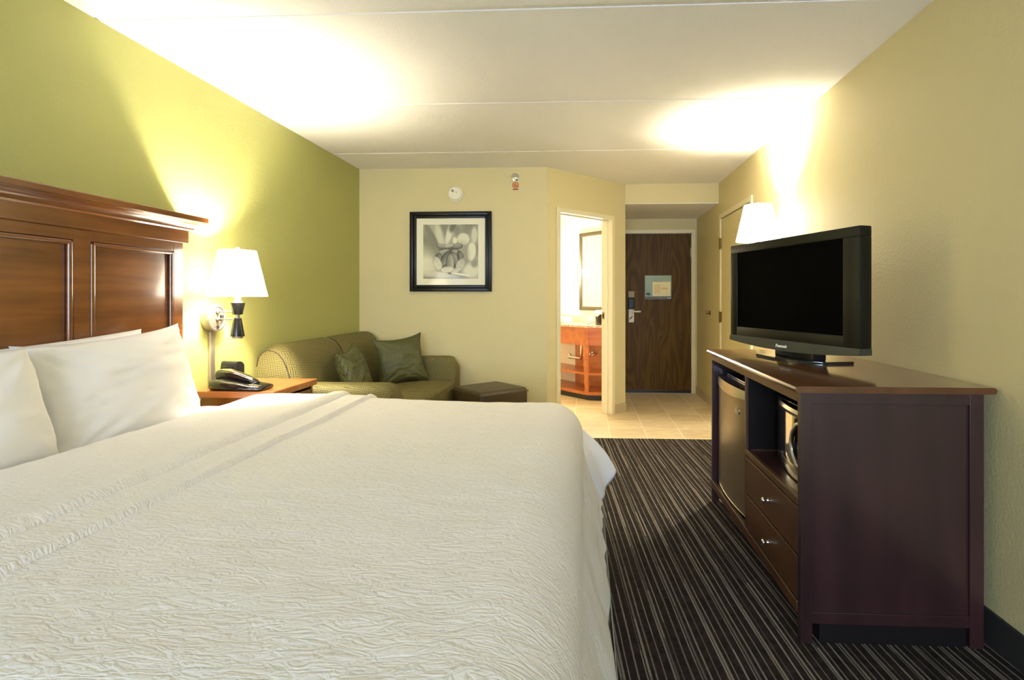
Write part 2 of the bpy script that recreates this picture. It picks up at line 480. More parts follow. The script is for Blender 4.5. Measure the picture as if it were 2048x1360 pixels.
add_lathe(bm, [(0, 0), (.02, 0), (.02, .012), (0, .012)], mat=Matrix.Translation((.60, 6.926, 1.045)) @ Matrix.Rotation(PI / 2, 4, 'X'))
struct('door_handle', bm, 'plastic_white', 40, parent=door2)
bm = bm_new(); add_box(bm, (-.024, -.003, -.006), (.024, .003, .006), .002, mat=Matrix.Translation((.598, 6.922, .965)) @ Matrix.Rotation(-.8, 4, 'Y'))
struct('thumb_turn', bm, 'gloss_black', parent=door2)

# closet door in the right wall
bm = bm_new(); w = .05
for y0, y1, z0, z1 in ((CL0 - w, CL0, 0, CLH + w), (CL1, CL1 + w, 0, CLH + w), (CL0, CL1, CLH, CLH + w)):
    add_box(bm, (XR - .016, y0, z0), (XR + .06, y1, z1), .003)
door3 = struct('door_3', bm, 'trim')
struct('door_slab', box_bm((XR - .004, CL0 + .004, .008), (XR + .036, CL1 - .004, CLH - .006), .002), 'beige', parent=door3)
for z in (1.785, 1.02, .26):
    bm = bm_new(); add_box(bm, (XR - .020, CL1 - .020, z - .055), (XR - .004, CL1 + .024, z + .055), .002)
    add_tube(bm, [(XR - .022, CL1 + .002, z - .058), (XR - .022, CL1 + .002, z + .058)], .008)
    struct('hinge', bm, 'bronze', parent=door3)

# base boards
bm = bm_new(); add_box(bm, (XR - .012, -3.48, 0), (XR, CL0 - .05, .122), .003)
struct('baseboard_right', bm, 'dark_base')
struct('baseboard_left', box_bm((XL, -3.48, 0), (XL + .012, YB, .11), .003), 'dark_base')
struct('baseboard_back', box_bm((XL + .012, YB - .012, 0), (-.352, YB, .11), .003), 'dark_base')
bm = bm_new(); y = CL1 + .055
while y < 6.9:
    add_box(bm, (XR - .010, y, 0), (XR, min(y + .158, 6.925), .095), .002); y += .161
struct('baseboard_entry', bm, 'tile_base')
bm = bm_new(); add_box(bm, (DO1 + .055, -.010, 0), (LD + .004, 0, .095), .002, mat=DM)
add_box(bm, (.44, 5.815, 0), (.45, 6.905, .095), .002)
struct('baseboard_diagonal', bm, 'tile_base')

# ------------------------------------------------------------------ headboard
HB = thing('headboard', 'dark cherry panelled wooden headboard with crown moulding against the green wall', 'headboard', (XL + .04, 1.76, 0))
HY0, HY1 = .85, 2.70
HX = -2.055
obj('back_panel', box_bm((XL + .001, HY0 + .02, .25), (-2.078, HY1 - .02, 1.50), .002), 'cherry', HB)
# frame: rails and stiles
pan = [(.90, 1.30), (1.40, 1.43)]
PY = [(.895, 1.235), (1.315, 1.650), (1.655, 2.058), (2.138, 2.588)]
PY = [(.925, 1.335), (1.415, 2.055 - .30), (1.0, 1.0)]
bm = bm_new()
spans = [(0.90, 1.26), (1.34, 1.70), (1.70, 1.70)]
pw = 2.592 - 2.140
panels = [(2.592 - pw, 2.592), (2.062 - pw - .02, 2.062), (2.062 - pw - .10 - pw, 2.062 - pw - .10)]
stiles = [(2.592, HY1 - .045), (2.062, 2.140), (panels[2][1], panels[1][0]), (HY0 + .03, panels[2][0])]
for y0, y1 in stiles: add_box(bm, (-2.078, y0, .25), (HX, y1, 1.50), .002)
for y0, y1 in panels:
    add_box(bm, (-2.078, y0, 1.455), (HX, y1, 1.50), .001); add_box(bm, (-2.078, y0, .25), (HX, y1, .55), .001)
obj('frame', bm, 'cherry', HB)
for y0, y1 in panels:
    t_ = obj('panel', box_bm((-2.0775, y0, .55), (-2.070, y1, 1.455), .001), 'cherry', HB)
    bm = bm_new(); r = .0105
    for a, b in (((y0 + r, 1.455 - r), (y1 - r, 1.455 - r)), ((y0 + r, .56), (y0 + r, 1.455 - r)), ((y1 - r, .56), (y1 - r, 1.455 - r))):
        add_tube(bm, [(HX - .006, a[0], a[1]), (HX - .006, b[0], b[1])], r, 12)
    obj('bead_molding', bm, 'cherry', t_, 40)
# crown: profile in x,z extruded along y
obj('frieze', box_bm((XL + .001, HY0 - .0, 1.50), (-2.042, HY1 - .022, 1.585), .002), 'cherry', HB)
bm = bm_new()
prof = [(XL + .002, 1.565), (-2.040, 1.565), (-2.034, 1.572)]
for k in range(9):
    a = PI / 2 * k / 8
    prof.append((-2.034 + .040 * (1 - math.cos(a)), 1.572 + .034 * math.sin(a)))
prof += [(-1.990, 1.609), (XL + .002, 1.609)]
add_prism(bm, prof, HY0 - .01, HY1 + .004, 'Y')
obj('crown_molding', bm, 'cherry', HB, 30)
obj('cap', box_bm((XL + .001, HY0 - .03, 1.609), (-1.972, HY1 + .030, 1.636), .003), 'cherry', HB)

# ------------------------------------------------------------------ bed
BED = thing('bed', 'large bed made up in white with its head against the wooden headboard', 'bed', (-1.05, 1.75, 0))
obj('bed_base', box_bm((-2.04, .74, .02), (-.12, 2.66, .34), .02), 'dark_base', BED)
obj('mattress', box_bm((-2.045, .67, .342), (-.075, 2.74, .672), .12, 5), 'sheet', BED, 40)

bx1, by0, by1 = -.175, .72, 2.690
def cov_z(x, y):
    z = .690
    s = max(0, min(1, (-x - .3) / 1.2)); z += .022 * s * s * (3 - 2 * s)
    z += .005 * math.exp(-((x + 1.30) / .045) ** 2)
    z += .0035 * noise.noise(Vector((x * 5, y * 5, 1))) + .0022 * noise.noise(Vector((x * 13, y * 19, 4)))
    if x < -1.66: z -= .045 * ((-1.66 - x) / .12) ** 2
    return z
def cov_point(p, q, L, off=0, flare=.085, zhem=.27):
    """p along x, q along y; overhang past the top rectangle folds down"""
    ox = max(0, p - bx1); oy = (q - by1) if q > by1 else (q - by0 if q < by0 else 0)
    o = math.hypot(ox, oy)
    bxp = min(p, bx1); byp = max(by0, min(q, by1))
    z = cov_z(bxp, byp) + off
    if o < 1e-6: return Vector((p, q, z))
    ux, uy = ox / o, oy / o
    R = .17
    if o < R * PI / 2:
        a = o / R; out = R * math.sin(a); dn = R * (1 - math.cos(a))
    else:
        e = o - R * PI / 2; fl = .10 + .22 * max(0, ux); out = R + e * fl; dn = R + e * math.sqrt(1 - fl * fl)
        along = byp if ux > .5 else bxp
        out += .012 * min(1, e / .15) * noise.noise(Vector((along * 5.5, ux * 3, 2.2))) + .006 * noise.noise(Vector((along * 14, e * 3, 5)))
    return Vector((bxp + ux * (out + off), byp + uy * (out + off), z - dn))
def cov_head(q):
    if q < 2.45: return -1.782
    return -1.782 + .085 * min(1, (q - 2.45) / .35)
bm = bm_new(); L = .53
NP, NQ = 150, 200
q0, q1 = by0 - L, by1 + L; p1 = bx1 + L
grid = []
for j in range(NQ + 1):
    q = q0 + (q1 - q0) * j / NQ; ph = cov_head(q); row = []
    for i in range(NP + 1):
        p = ph + (p1 - ph) * i / NP
        ox = max(0, p - bx1); oy = (q - by1) if q > by1 else (q - by0 if q < by0 else 0)
        o = math.hypot(ox, oy)
        if o > L:
            k = L / o; ox *= k; oy *= k
            pp = bx1 + ox if ox > 0 else p; qq = (by1 if oy > 0 else by0) + oy
            row.append(bm.verts.new(cov_point(pp, qq, L)))
        else:
            row.append(bm.verts.new(cov_point(p, q, L)))
    grid.append(row)
for j in range(NQ):
    for i in range(NP):
        bm.faces.new((grid[j][i], grid[j][i + 1], grid[j + 1][i + 1], grid[j + 1][i]))
bmesh.ops.remove_doubles(bm, verts=bm.verts[:], dist=.0004)
COV = obj('bedspread', bm, 'coverlet', None, True)
tag(COV, 'off white crinkled cotton bedspread covering the big bed and hanging over its foot', 'bedspread')
so = COV.modifiers.new('s', 'SOLIDIFY'); so.thickness = .006; so.offset = -1
# folded-back top band of the bedspread, with hem stitched line
bm = bm_new(); rows = []
xs = [-1.70, -1.6, -1.5, -1.40, -1.33, -1.28, -1.25, -1.235, -1.225, -1.217, -1.209, -1.20, -1.17, -1.14, -1.11, -1.095, -1.086, -1.080]
zo = {-1.225: .018, -1.217: .005, -1.209: .010, -1.235: .025, -1.25: .027, -1.28: .022, -1.080: .000, -1.086: .015, -1.095: .018}
nn = 170
for j in range(nn + 1):
    q = (by0 - .10) + (by1 - by0 + .31) * j / nn
    row = []
    for x in xs:
        xx = x + (.012 * noise.noise(Vector((q * 2.5, 0, 9))) + .012 * (q - 1.9) * -1.2 if x > -1.3 else 0)
        v = cov_point(xx, q, L, zo.get(x, .0105) + .0015 * noise.noise(Vector((x * 20, q * 6, 3))))
        row.append(bm.verts.new(v))
    rows.append(row)
for a, b in zip(rows, rows[1:]):
    for i in range(len(xs) - 1): bm.faces.new((a[i], a[i + 1], b[i + 1], b[i]))
bmesh.ops.recalc_face_normals(bm, faces=bm.faces[:])
obj('turned_down_band', bm, 'coverlet', COV, True)
# sheet corner hanging out under the far foot corner
bm = bm_new(); rows = []
for j in range(25):
    v = j / 24; row = []
    for i in range(21):
        u = i / 20
        top = Vector((-.06, 2.70, .60)).lerp(Vector((-.03, 2.40, .55)), u)
        bot = Vector((.150, 2.66, .37)).lerp(Vector((.060, 2.43, .27)), u)
        P = top.lerp(bot, v); P.x += .03 * math.sin(PI * v) * (1 - .4 * u)
        P.x += .010 * v * math.sin(u * 9 + 1); P.z -= .012 * math.sin(u * 5) * v
        row.append(bm.verts.new(P))
    rows.append(row)
for a, b in zip(rows, rows[1:]):
    for i in range(20): bm.faces.new((a[i], a[i + 1], b[i + 1], b[i]))
SH = obj('bed_sheet', bm, 'sheet', None, True)
so = SH.modifiers.new('s', 'SOLIDIFY'); so.thickness = .003
tag(SH, 'cool white bed sheet corner hanging out below the bedspread at the far foot corner', 'sheet')

def pillow_bm(W, Hh, T, seed=0, pinch=.07, ear=.0, nu=44, nv=36, wr=.008, hem=0):
    bm = bm_new(); L2 = {}
    for s in (1, -1):
        for i in range(nu + 1):
            for j in range(nv + 1):
                u = -1 + 2 * i / nu; v = -1 + 2 * j / nv
                edge = abs(u) == 1 or abs(v) == 1
                if edge and s == -1: L2[(s, i, j)] = L2[(1, i, j)]; continue
                f = max(0, (1 - u * u)) ** .42 * max(0, (1 - v * v)) ** .42
                x = W / 2 * u * (1 - pinch * (1 - v * v) * .9 * abs(u)); y = Hh / 2 * v * (1 - pinch * 1.3 * (1 - u * u) * abs(v))
                x += ear * u ** 5 * abs(v) ** 5; y += ear * v ** 5 * abs(u) ** 5
                n_ = noise.noise(Vector((u * 2.2 + seed, v * 2.2, s * 2 + seed)))
                # wrinkles radiate out of the corners
                ang = math.atan2(abs(v) - 1.05, abs(u) - 1.05); cd = math.hypot(abs(u) - 1, abs(v) - 1)
                w_ = wr * math.sin(ang * 16 + seed * 3 + (1 if u > 0 else 4)) * math.exp(-cd * 1.9) * min(1, f * 2)
                w_ += wr * .8 * noise.noise(Vector((u * 3 + v * 4 + seed, v * 9 - u * 2, seed))) * f
                z = s * (T / 2 * f * (1 + .16 * n_) + w_)
                L2[(s, i, j)] = bm.verts.new((x, y, z))
    for s in (1, -1):
        for i in range(nu):
            for j in range(nv):
                q = [L2[(s, i, j)], L2[(s, i + 1, j)], L2[(s, i + 1, j + 1)], L2[(s, i, j + 1)]]
                if s < 0: q = q[::-1]
                bm.faces.new(q)
    return bm
def place(o, center, xd, yd):
    xd = Vector(xd).normalized(); yd = Vector(yd); yd = (yd - xd * yd.dot(xd)).normalized(); zd = xd.cross(yd)
    m = Matrix((xd, yd, zd)).transposed().to_4x4(); m.translation = center
    o.matrix_world = m; o.rotation_euler = m.to_euler(); o.location = center
    return o
G = 'white bed pillows'
o = obj('bed_pillow', pillow_bm(.90, .42, .12, 3.1, .04), 'white_cotton', local=True, smooth=True)
tag(o, 'white pillow standing behind the others flat against the headboard panels', 'pillow', G)
place(o, (-1.985, 1.885, .850), (0, 1, .045), (-.05, 0, 1))
o = obj('bed_pillow', pillow_bm(.735, .435, .19, 1.3, .05, .012, wr=.011), 'white_cotton', local=True, smooth=True)
tag(o, 'white pillow with creased corners propped nearest the wall lamp and nightstand', 'pillow', G)
place(o, (-1.885, 2.105, .855), (0, 1, .055), (-.24, 0, 1))
o = obj('bed_pillow', pillow_bm(.78, .40, .20, 5.2, .05, -.008), 'white_cotton', local=True, smooth=True)
tag(o, 'white pillow at the left edge of the view, overlapping the creased one', 'pillow', G)
place(o, (-1.815, 1.325, .835), (.02, 1, .09), (-.24, -.09, 1))

# ------------------------------------------------------------------ nightstand, phone, clock
NS = thing('nightstand', 'cherry wood nightstand between the bed and the olive sofa', 'nightstand', (-1.90, 3.09, 0))
nx0, nx1, ny0, ny1 = XL + .015, -1.685, 2.835, 3.315
obj('top', box_bm((nx0, ny0, .672), (nx1, ny1, .71), .005), 'cherry_top', NS)
bm = bm_new()
add_box(bm, (nx0 + .01, ny0 + .02, .08), (nx1 - .02, ny0 + .04, .672)); add_box(bm, (nx0 + .01, ny1 - .04, .08), (nx1 - .02, ny1 - .02, .672))
add_box(bm, (nx0 + .01, ny0 + .04, .08), (nx0 + .03, ny1 - .04, .672)); add_box(bm, (nx0 + .03, ny0 + .04, .08), (nx1 - .04, ny1 - .04, .10))
obj('carcass', bm, 'cherry', NS)
for z0, z1 in ((.40, .655), (.12, .385)):
    d = obj('drawer', box_bm((nx1 - .038, ny0 + .045, z0), (nx1 - .018, ny1 - .045, z1), .003), 'cherry', NS)
    bm = bm_new(); add_lathe(bm, [(0, 0), (.008, 0), (.006, .012), (.014, .02), (.010, .028), (0, .03)], seg=16, mat=Matrix.Translation((nx1 - .018, (ny0 + ny1) / 2, (z0 + z1) / 2)) @ Matrix.Rotation(PI / 2, 4, 'Y'))
    obj('knob', bm, 'nickel', d, True)
for y0 in (ny0 + .02, ny1 - .06):
    for x0 in (nx0 + .01, nx1 - .06): obj('leg', box_bm((x0, y0, 0), (x0 + .04, y0 + .04, .08), .002), 'cherry', NS)

# telephone: wedge base with a handset lying along it, built along +x
def wedge(pts_w, mat=None):
    """stack of rounded cross-sections: (x, z0, z1, halfwidth)"""
    bm = bm_new(); rings = []
    for x, z0, z1, hw in pts_w:
        ring = []
        for k in range(16):
            a = 2 * PI * k / 16; c, s_ = math.cos(a), math.sin(a)
            ex = .55
            cy = math.copysign(abs(c) ** ex, c) * hw; cz = (z0 + z1) / 2 + math.copysign(abs(s_) ** ex, s_) * (z1 - z0) / 2
            ring.append(bm.verts.new((x, cy, cz)))
        rings.append(ring)
    for A, B in zip(rings, rings[1:]):
        for k in range(16): bm.faces.new((A[k], A[(k + 1) % 16], B[(k + 1) % 16], B[k]))
    bm.faces.new(rings[0][::-1]); bm.faces.new(rings[-1])
    bmesh.ops.recalc_face_normals(bm, faces=bm.faces[:])
    return bm
PH = thing('telephone', 'glossy black desk telephone with silver-topped handset on the nightstand', 'telephone', (-1.925, 2.905, .71), -.03)
obj('base', wedge([(-.135, .004, .050, .060), (-.125, .0, .062, .072), (-.06, .0, .066, .078), (.02, .0, .050, .082), (.10, .0, .034, .080), (.155, .0, .026, .070), (.165, .004, .020, .060)]), 'gloss_black', PH, 50, local=True)
obj('handset', wedge([(-.128, .060, .092, .018), (-.115, .054, .106, .028), (-.07, .060, .108, .030), (0, .050, .092, .026), (.06, .036, .070, .024), (.10, .028, .054, .022), (.115, .030, .044, .012)], None), 'gloss_black', PH, 50, local=True)
bm = wedge([(-.112, .103, .110, .016), (-.09, .106, .1135, .020), (-.05, .102, .1115, .022), (0, .085, .0965, .020), (.05, .067, .079, .018), (.085, .056, .064, .012)])
obj('handset_cover', bm, 'silver', PH, 50, local=True)
bm = bm_new()
for i in range(4):
    for j in range(3):
        add_box(bm, (.098 + i * .014, -.064 + j * .014 - .0, .030 - i * .003), (.108 + i * .014, -.054 + j * .014, .038 - i * .003), .002)
obj('keypad', bm, 'silver', PH, local=True)
CK = thing('alarm_clock', 'small black alarm clock standing behind the telephone below the cord cover', 'clock', (-2.055, 3.035, .71), -.30)
bm = bm_new(); add_prism(bm, [(-.035, 0), (.040, 0), (.020, .135), (.008, .142), (-.02, .138), (-.035, .12)], -.062, .062, 'X')
bmesh.ops.rotate(bm, cent=(0, 0, 0), matrix=Matrix.Rotation(PI, 3, 'Z'), verts=bm.verts[:])
bmesh.ops.bevel(bm, geom=bm.edges[:], offset=.004, segments=2, affect='EDGES')
obj('housing', bm, 'black_plastic', CK, 40, local=True)
m = Matrix.Translation((0, -.0325, .072)) @ Matrix.Rotation(-.147, 4, 'X')
obj('display', box_bm((-.046, -.003, -.032), (.046, .003, .042), .002, mat=m), 'gloss_black', CK, local=True)
for x in (-.03, -.012): obj('display_digit', box_bm((x, -.005, -.008), (x + .003, -.001, .022), mat=m), 'text_grey', CK, local=True)

# ------------------------------------------------------------------ wall lamps
def make_lamp(loc, rz, label):
    LP = thing('wall_lamp', label, 'lamp', loc, rz, 'swing arm wall lamps')
    sx, sy = .203, -.06
    RX = Matrix.Rotation(PI / 2, 4, 'Y')
    bm = bm_new(); add_lathe(bm, [(.0, .0), (.079, 0), (.079, .040), (.074, .048), (.064, .048), (.061, .043), (0, .043)], seg=48, mat=RX)
    wp = obj('wall_plate', bm, 'nickel', LP, 35, local=True)
    obj('switch', box_bm((.043, .022, -.010), (.056, .040, .016), .002), 'black_plastic', wp, local=True)
    obj('outlet', box_bm((.043, -.008, -.062), (.048, .012, -.044), .001), 'black_plastic', wp, local=True)
    for z in (.037, -.006):
        bm = bm_new(); add_tube(bm, [(.03, -.0, z), (.075, -.006, z), (sx - .01, sy + .004, z)], .0042, 10)
        add_lathe(bm, [(0, .043), (.013, .043), (.010, .055), (0, .056)], (0, 0, 0), 16, Matrix.Translation((0, 0, z)) @ RX)
        obj('arm', bm, 'nickel', LP, True, local=True)
    bm = bm_new(); add_lathe(bm, [(0, .021), (.025, .022), (.037, .084), (.037, .087), (0, .087)], (sx, sy, 0), 32)
    bm2 = bm_new(); add_lathe(bm2, [(0, -.099), (.036, -.099), (.036, -.096), (.0195, .002), (0, .003)], (sx, sy, 0), 32)
    obj('upper_cone', bm, 'cone_black', LP, 35, local=True); obj('lower_cone', bm2, 'cone_black', LP, 35, local=True)
    bm = bm_new(); add_lathe(bm, [(0, .002), (.013, .002), (.013, .023), (0, .023)], (sx, sy, 0), 24)
    obj('collar', bm, 'nickel', LP, 40, local=True)
    bm = bm_new(); add_lathe(bm, [(0, -.111), (.026, -.111), (.028, -.099), (0, -.099)], (sx, sy, 0), 24)
    obj('end_cap', bm, 'nickel', LP, 40, local=True)
    bm = bm_new(); add_lathe(bm, [(0, .086), (.022, .086), (.022, .096), (.015, .100), (.018, .115), (.018, .150), (.0, .152)], (sx, sy, 0), 24)
    add_tube(bm, [(sx, sy, .15), (sx, sy, .385)], .0022, 8)
    obj('stem', bm, 'nickel', LP, 40, local=True)
    bm = bm_new(); add_lathe(bm, [(0, .155), (.012, .156), (.018, .175), (.028, .205), (.026, .228), (.014, .242), (0, .245)], (sx, sy, 0), 20)
    obj('bulb', bm, 'bulb', LP, True, local=True)
    bm = bm_new(); zb, zt = .123, .378
    add_lathe(bm, [(.150, zb), (.0935, zt), (.0905, zt), (.147, zb), (.150, zb)], (sx, sy, 0), 48)
    sh = obj('lamp_shade', bm, 'shade', LP, 40, local=True)
    bm = bm_new()
    for k in range(3):
        a = k * 2 * PI / 3 + .4
        add_tube(bm, [(sx, sy, .376), (sx + .09 * math.cos(a), sy + .09 * math.sin(a), .370)], .0018, 6)
    obj('spider', bm, 'nickel', sh, local=True)
    bm = bm_new(); add_lathe(bm, [(0, .376), (.010, .378), (.012, .388), (.008, .395), (0, .397)], (sx, sy, 0), 16)
    obj('finial', bm, 'shade', LP, True, local=True)
    ld = bpy.data.lights.new('bulb_light', 'POINT'); ld.energy = LAMP_W; ld.color = LAMP_C; ld.shadow_soft_size = .03
    lo = bpy.data.objects.new('bulb_light', ld); COL.objects.link(lo); lo.parent = LP; lo.location = (sx, sy, .285)
    return LP
LAMP_W = 96; LAMP_C = (1, .89, .69)
L1 = make_lamp((XL, 2.96, 1.105), 0, 'lit wall lamp with black double-cone stem above the nightstand')
bm = bm_new(); add_box(bm, (XL, 2.944, .73), (XL + .016, 2.984, 1.028), .004)
tag(obj('cord_cover', bm, 'nickel_dull'), 'slim satin metal cord cover running down the green wall under the lamp', 'cord cover')
L2 = make_lamp((XR, 3.81, 1.497), PI, 'lit wall lamp on the beige wall showing above the television')

# ------------------------------------------------------------------ sofa
SF = thing('sofa', 'olive green two seat sofa with woven maze pattern against the green wall', 'sofa', (-1.65, 4.13, 0))
sy0, sy1 = 3.375, 4.915; sm_ = (sy0 + sy1) / 2
BP = [(-2.118, .20), (-2.118, .80), (-2.108, .855), (-2.085, .892), (-2.045, .912), (-1.995, .910), (-1.95, .888), (-1.915, .845), (-1.885, .78), (-1.855, .70), (-1.825, .61), (-1.80, .52), (-1.79, .42), (-1.79, .20)]
def loft_y(profs):
    bm = bm_new(); rings = []
    for y, pts in profs: rings.append([bm.verts.new((x, y, z)) for x, z in pts])
    n = len(rings[0])
    for A, B in zip(rings, rings[1:]):
        for k in range(n): bm.faces.new((A[k], A[(k + 1) % n], B[(k + 1) % n], B[k]))
    bm.faces.new(rings[0][::-1]); bm.faces.new(rings[-1])
    bmesh.ops.recalc_face_normals(bm, faces=bm.faces[:]); return bm
def back_cush(y0, y1, end0, end1):
    pr = []
    for k in range(15):
        t_ = k / 14; y = y0 + (y1 - y0) * t_
        s_ = 1.0
        e0 = min(1, t_ / (.10)); e1 = min(1, (1 - t_) / .10)
        f = 1 - (end0 * (1 - math.sqrt(max(0, 1 - (1 - e0) ** 2)))) - (end1 * (1 - math.sqrt(max(0, 1 - (1 - e1) ** 2))))
        cx, cz = -2.10, .45
        pr.append((y, [(cx + (x - cx) * (f if x > cx else 1), cz + (z - cz) * (1 - (1 - f) * .5 if z > cz else 1)) for x, z in BP]))
    return loft_y(pr)
b1 = obj('backrest', back_cush(sy0, sm_ - .001, .16, .05), 'sofa', SF, 50, uv=True)
b2 = obj('backrest', back_cush(sm_ + .001, sy1, .05, .10), 'sofa', SF, 50, uv=True)
def ringline(y, f, r):
    cx, cz = -2.10, .45
    pts = [(cx + (x - cx) * (f if x > cx else 1), y, cz + (z - cz) * (1 - (1 - f) * .5 if z > cz else 1)) for x, z in BP[1:-1]]
    bm = bm_new(); add_tube(bm, pts, r, 8); return bm
obj('piping', ringline(sy0 + .002, .85, .004), 'piping', b1, True)
obj('piping', ringline(sm_, .955, .004), 'piping', b2, True)
obj('base', box_bm((-2.11, sy0 + .02, .07), (-1.20, sy1 - .02, .30), .02, 3), 'sofa', SF, 50, uv=True)
def arm(y0, y1, zt, x1):
    bm = bm_new(); n = 20; rings = []
    for k in range(n + 1):
        x = -1.95 + (x1 + 1.95) * k / n
        d = (x1 - x) / .09
        dz = .085 * (1 - math.sqrt(max(0, 1 - (1 - min(1, d)) ** 2)))
        r = .05; pts = []
        yy0, yy1 = y0, y1
        for a in range(7): t_ = PI + PI / 2 * a / 6; 
        top = zt - dz
        P_ = [(yy0, .07), (yy0, top - r)]
        for a in range(1, 7): th = PI - PI / 2 * a / 6; P_.append((yy0 + r + r * math.cos(th), top - r + r * math.sin(th)))
        for a in range(0, 6): th = PI / 2 - PI / 2 * a / 6; P_.append((yy1 - r + r * math.cos(th), top - r + r * math.sin(th)))
        P_ += [(yy1, top - r), (yy1, .07)]
        rings.append([bm.verts.new((x, a_, b_)) for a_, b_ in P_])
    m_ = len(rings[0])
    for A, B in zip(rings, rings[1:]):
        for k in range(m_): bm.faces.new((A[k], A[(k + 1) % m_], B[(k + 1) % m_], B[k]))
    bm.faces.new(rings[0][::-1]); bm.faces.new(rings[-1])
    bmesh.ops.recalc_face_normals(bm, faces=bm.faces[:]); return bm
a1 = obj('armrest', arm(sy0, sy0 + .19, .657, -1.215), 'sofa', SF, 50, uv=True)
a2 = obj('armrest', arm(sy1 - .19, sy1, .690, -1.150), 'sofa', SF, 50, uv=True)
for y0, y1 in ((sy0 + .192, sm_ - .002), (sm_ + .002, sy1 - .192)):
    bm = box_bm((-1.795, y0, .305), (-1.135, y1, .492), .045, 5)
    for v in bm.verts:
        if v.co.z > .45:
            v.co.z += .018 * (1 - ((v.co.y - (y0 + y1) / 2) / ((y1 - y0) / 2)) ** 2)
    sc_ = obj('seat_cushion', bm, 'sofa', SF, 50, uv=True)
    bm = bm_new(); add_tube(bm, [(-1.148, y0 + .02, .455), (-1.140, y0 + .05, .462), (-1.140, y1 - .05, .462), (-1.148, y1 - .02, .455)], .004, 8)
    obj('piping', bm, 'piping', sc_, True)
for x in (-2.07, -1.27):
    for y in (sy0 + .05, sy1 - .09): obj('leg', box_bm((x, y, 0), (x + .05, y + .05, .07), .004), 'black_plastic', SF)

def throw_pillow(label, c, xd, yd, seed, W=.42, T=.17):
    o = obj('throw_pillow', pillow_bm(W, W, T, seed, .10, .012, 40, 40, .012), 'sofa_pillow', local=True, smooth=True, uv=False)
    uv = o.data.uv_layers.new(name='UVMap')
    for p in o.data.polygons:
        for li in p.loop_indices:
            c_ = o.data.vertices[o.data.loops[li].vertex_index].co; uv.data[li].uv = (c_.x, c_.y)
    place(o, c, xd, yd)
    tag(o, label, 'throw pillow', 'olive throw pillows on the sofa')
    ws = [v.co for v in o.data.vertices]
    bm = bm_new(); k = W / 2; pts = []
    n = 40
    for i in range(n + 1):
        pts.append((i, 0))
    ring = [(i, 0) for i in range(n)] + [(n, j) for j in range(n)] + [(n - i, n) for i in range(n)] + [(0, n - j) for j in range(n)]
    P_ = []
    for i, j in ring:
        u = -1 + 2 * i / n; v = -1 + 2 * j / n
        x = W / 2 * u * (1 - .10 * (1 - v * v) * .9 * abs(u)); y = W / 2 * v * (1 - .13 * (1 - u * u) * abs(v))
        x += .012 * u ** 5 * abs(v) ** 5; y += .012 * v ** 5 * abs(u) ** 5
        P_.append((x, y, 0))
    P_.append(P_[0]); add_tube(bm, P_, .0035, 6, cap=False)
    obj('piping', bm, 'sofa_pillow', o, True, local=True, uv=True)
    return o
throw_pillow('olive throw pillow seen edge-on, leaning on the near half of the sofa back', (-1.700, 3.90, .665), (-.12, 1, .12), (-.36, -.06, 1), 2.2, .38, .17)
throw_pillow('olive throw pillow facing the room, propped in the far corner of the sofa', (-1.585, 4.565, .683), (.80, .56, .10), (-.22, .20, 1), 7.7, .41, .15)

# ------------------------------------------------------------------ ottoman
OT = thing('ottoman', 'square dark brown leather ottoman in front of the far end of the sofa', 'ottoman', (-.800, 4.515, 0), math.radians(-46))
obj('cushion', box_bm((-.235, -.235, .06), (.235, .235, .470), .035, 5), 'leather', OT, 40, local=True)
for sx_ in (-1, 1):
    for s2 in (-1, 1):
        obj('leg', box_bm((sx_ * .19 - .02, s2 * .19 - .02, 0), (sx_ * .19 + .02, s2 * .19 + .02, .06), .003), 'black_plastic', OT, local=True)
bm = bm_new(); add_tube(bm, [(-.232, -.232, .44), (.232, -.232, .44), (.232, .232, .44), (-.232, .232, .44), (-.232, -.232, .44)], .004, 8)
obj('piping', bm, 'leather', OT, True, local=True)

# ------------------------------------------------------------------ picture
PC = thing('framed_picture', 'square black framed black and white flower photograph on the beige back wall', 'picture', (-1.2525, YB, 1.279))
px0, px1, pz0, pz1 = -1.640, -.865, 1.279, 2.028
bm = bm_new()
def frame_ring(bm, x0, x1, z0, z1, w, y0, y1, bev):
    add_box(bm, (x0, y0, z0), (x0 + w, y1, z1), bev); add_box(bm, (x1 - w, y0, z0), (x1, y1, z1), bev)
    add_box(bm, (x0 + w, y0, z0), (x1 - w, y1, z0 + w), bev); add_box(bm, (x0 + w, y0, z1 - w), (x1 - w, y1, z1), bev)
frame_ring(bm, px0, px1, pz0, pz1, .034, YB - .032, YB, .005)
frame_ring(bm, px0 + .034, px1 - .034, pz0 + .034, pz1 - .034, .028, YB - .022, YB, .004)
obj('frame', bm, 'frame_black', PC, 40)
obj('mat_board', box_bm((px0 + .060, YB - .012, pz0 + .055), (px1 - .060, YB - .006, pz1 - .055)), 'mat', PC)
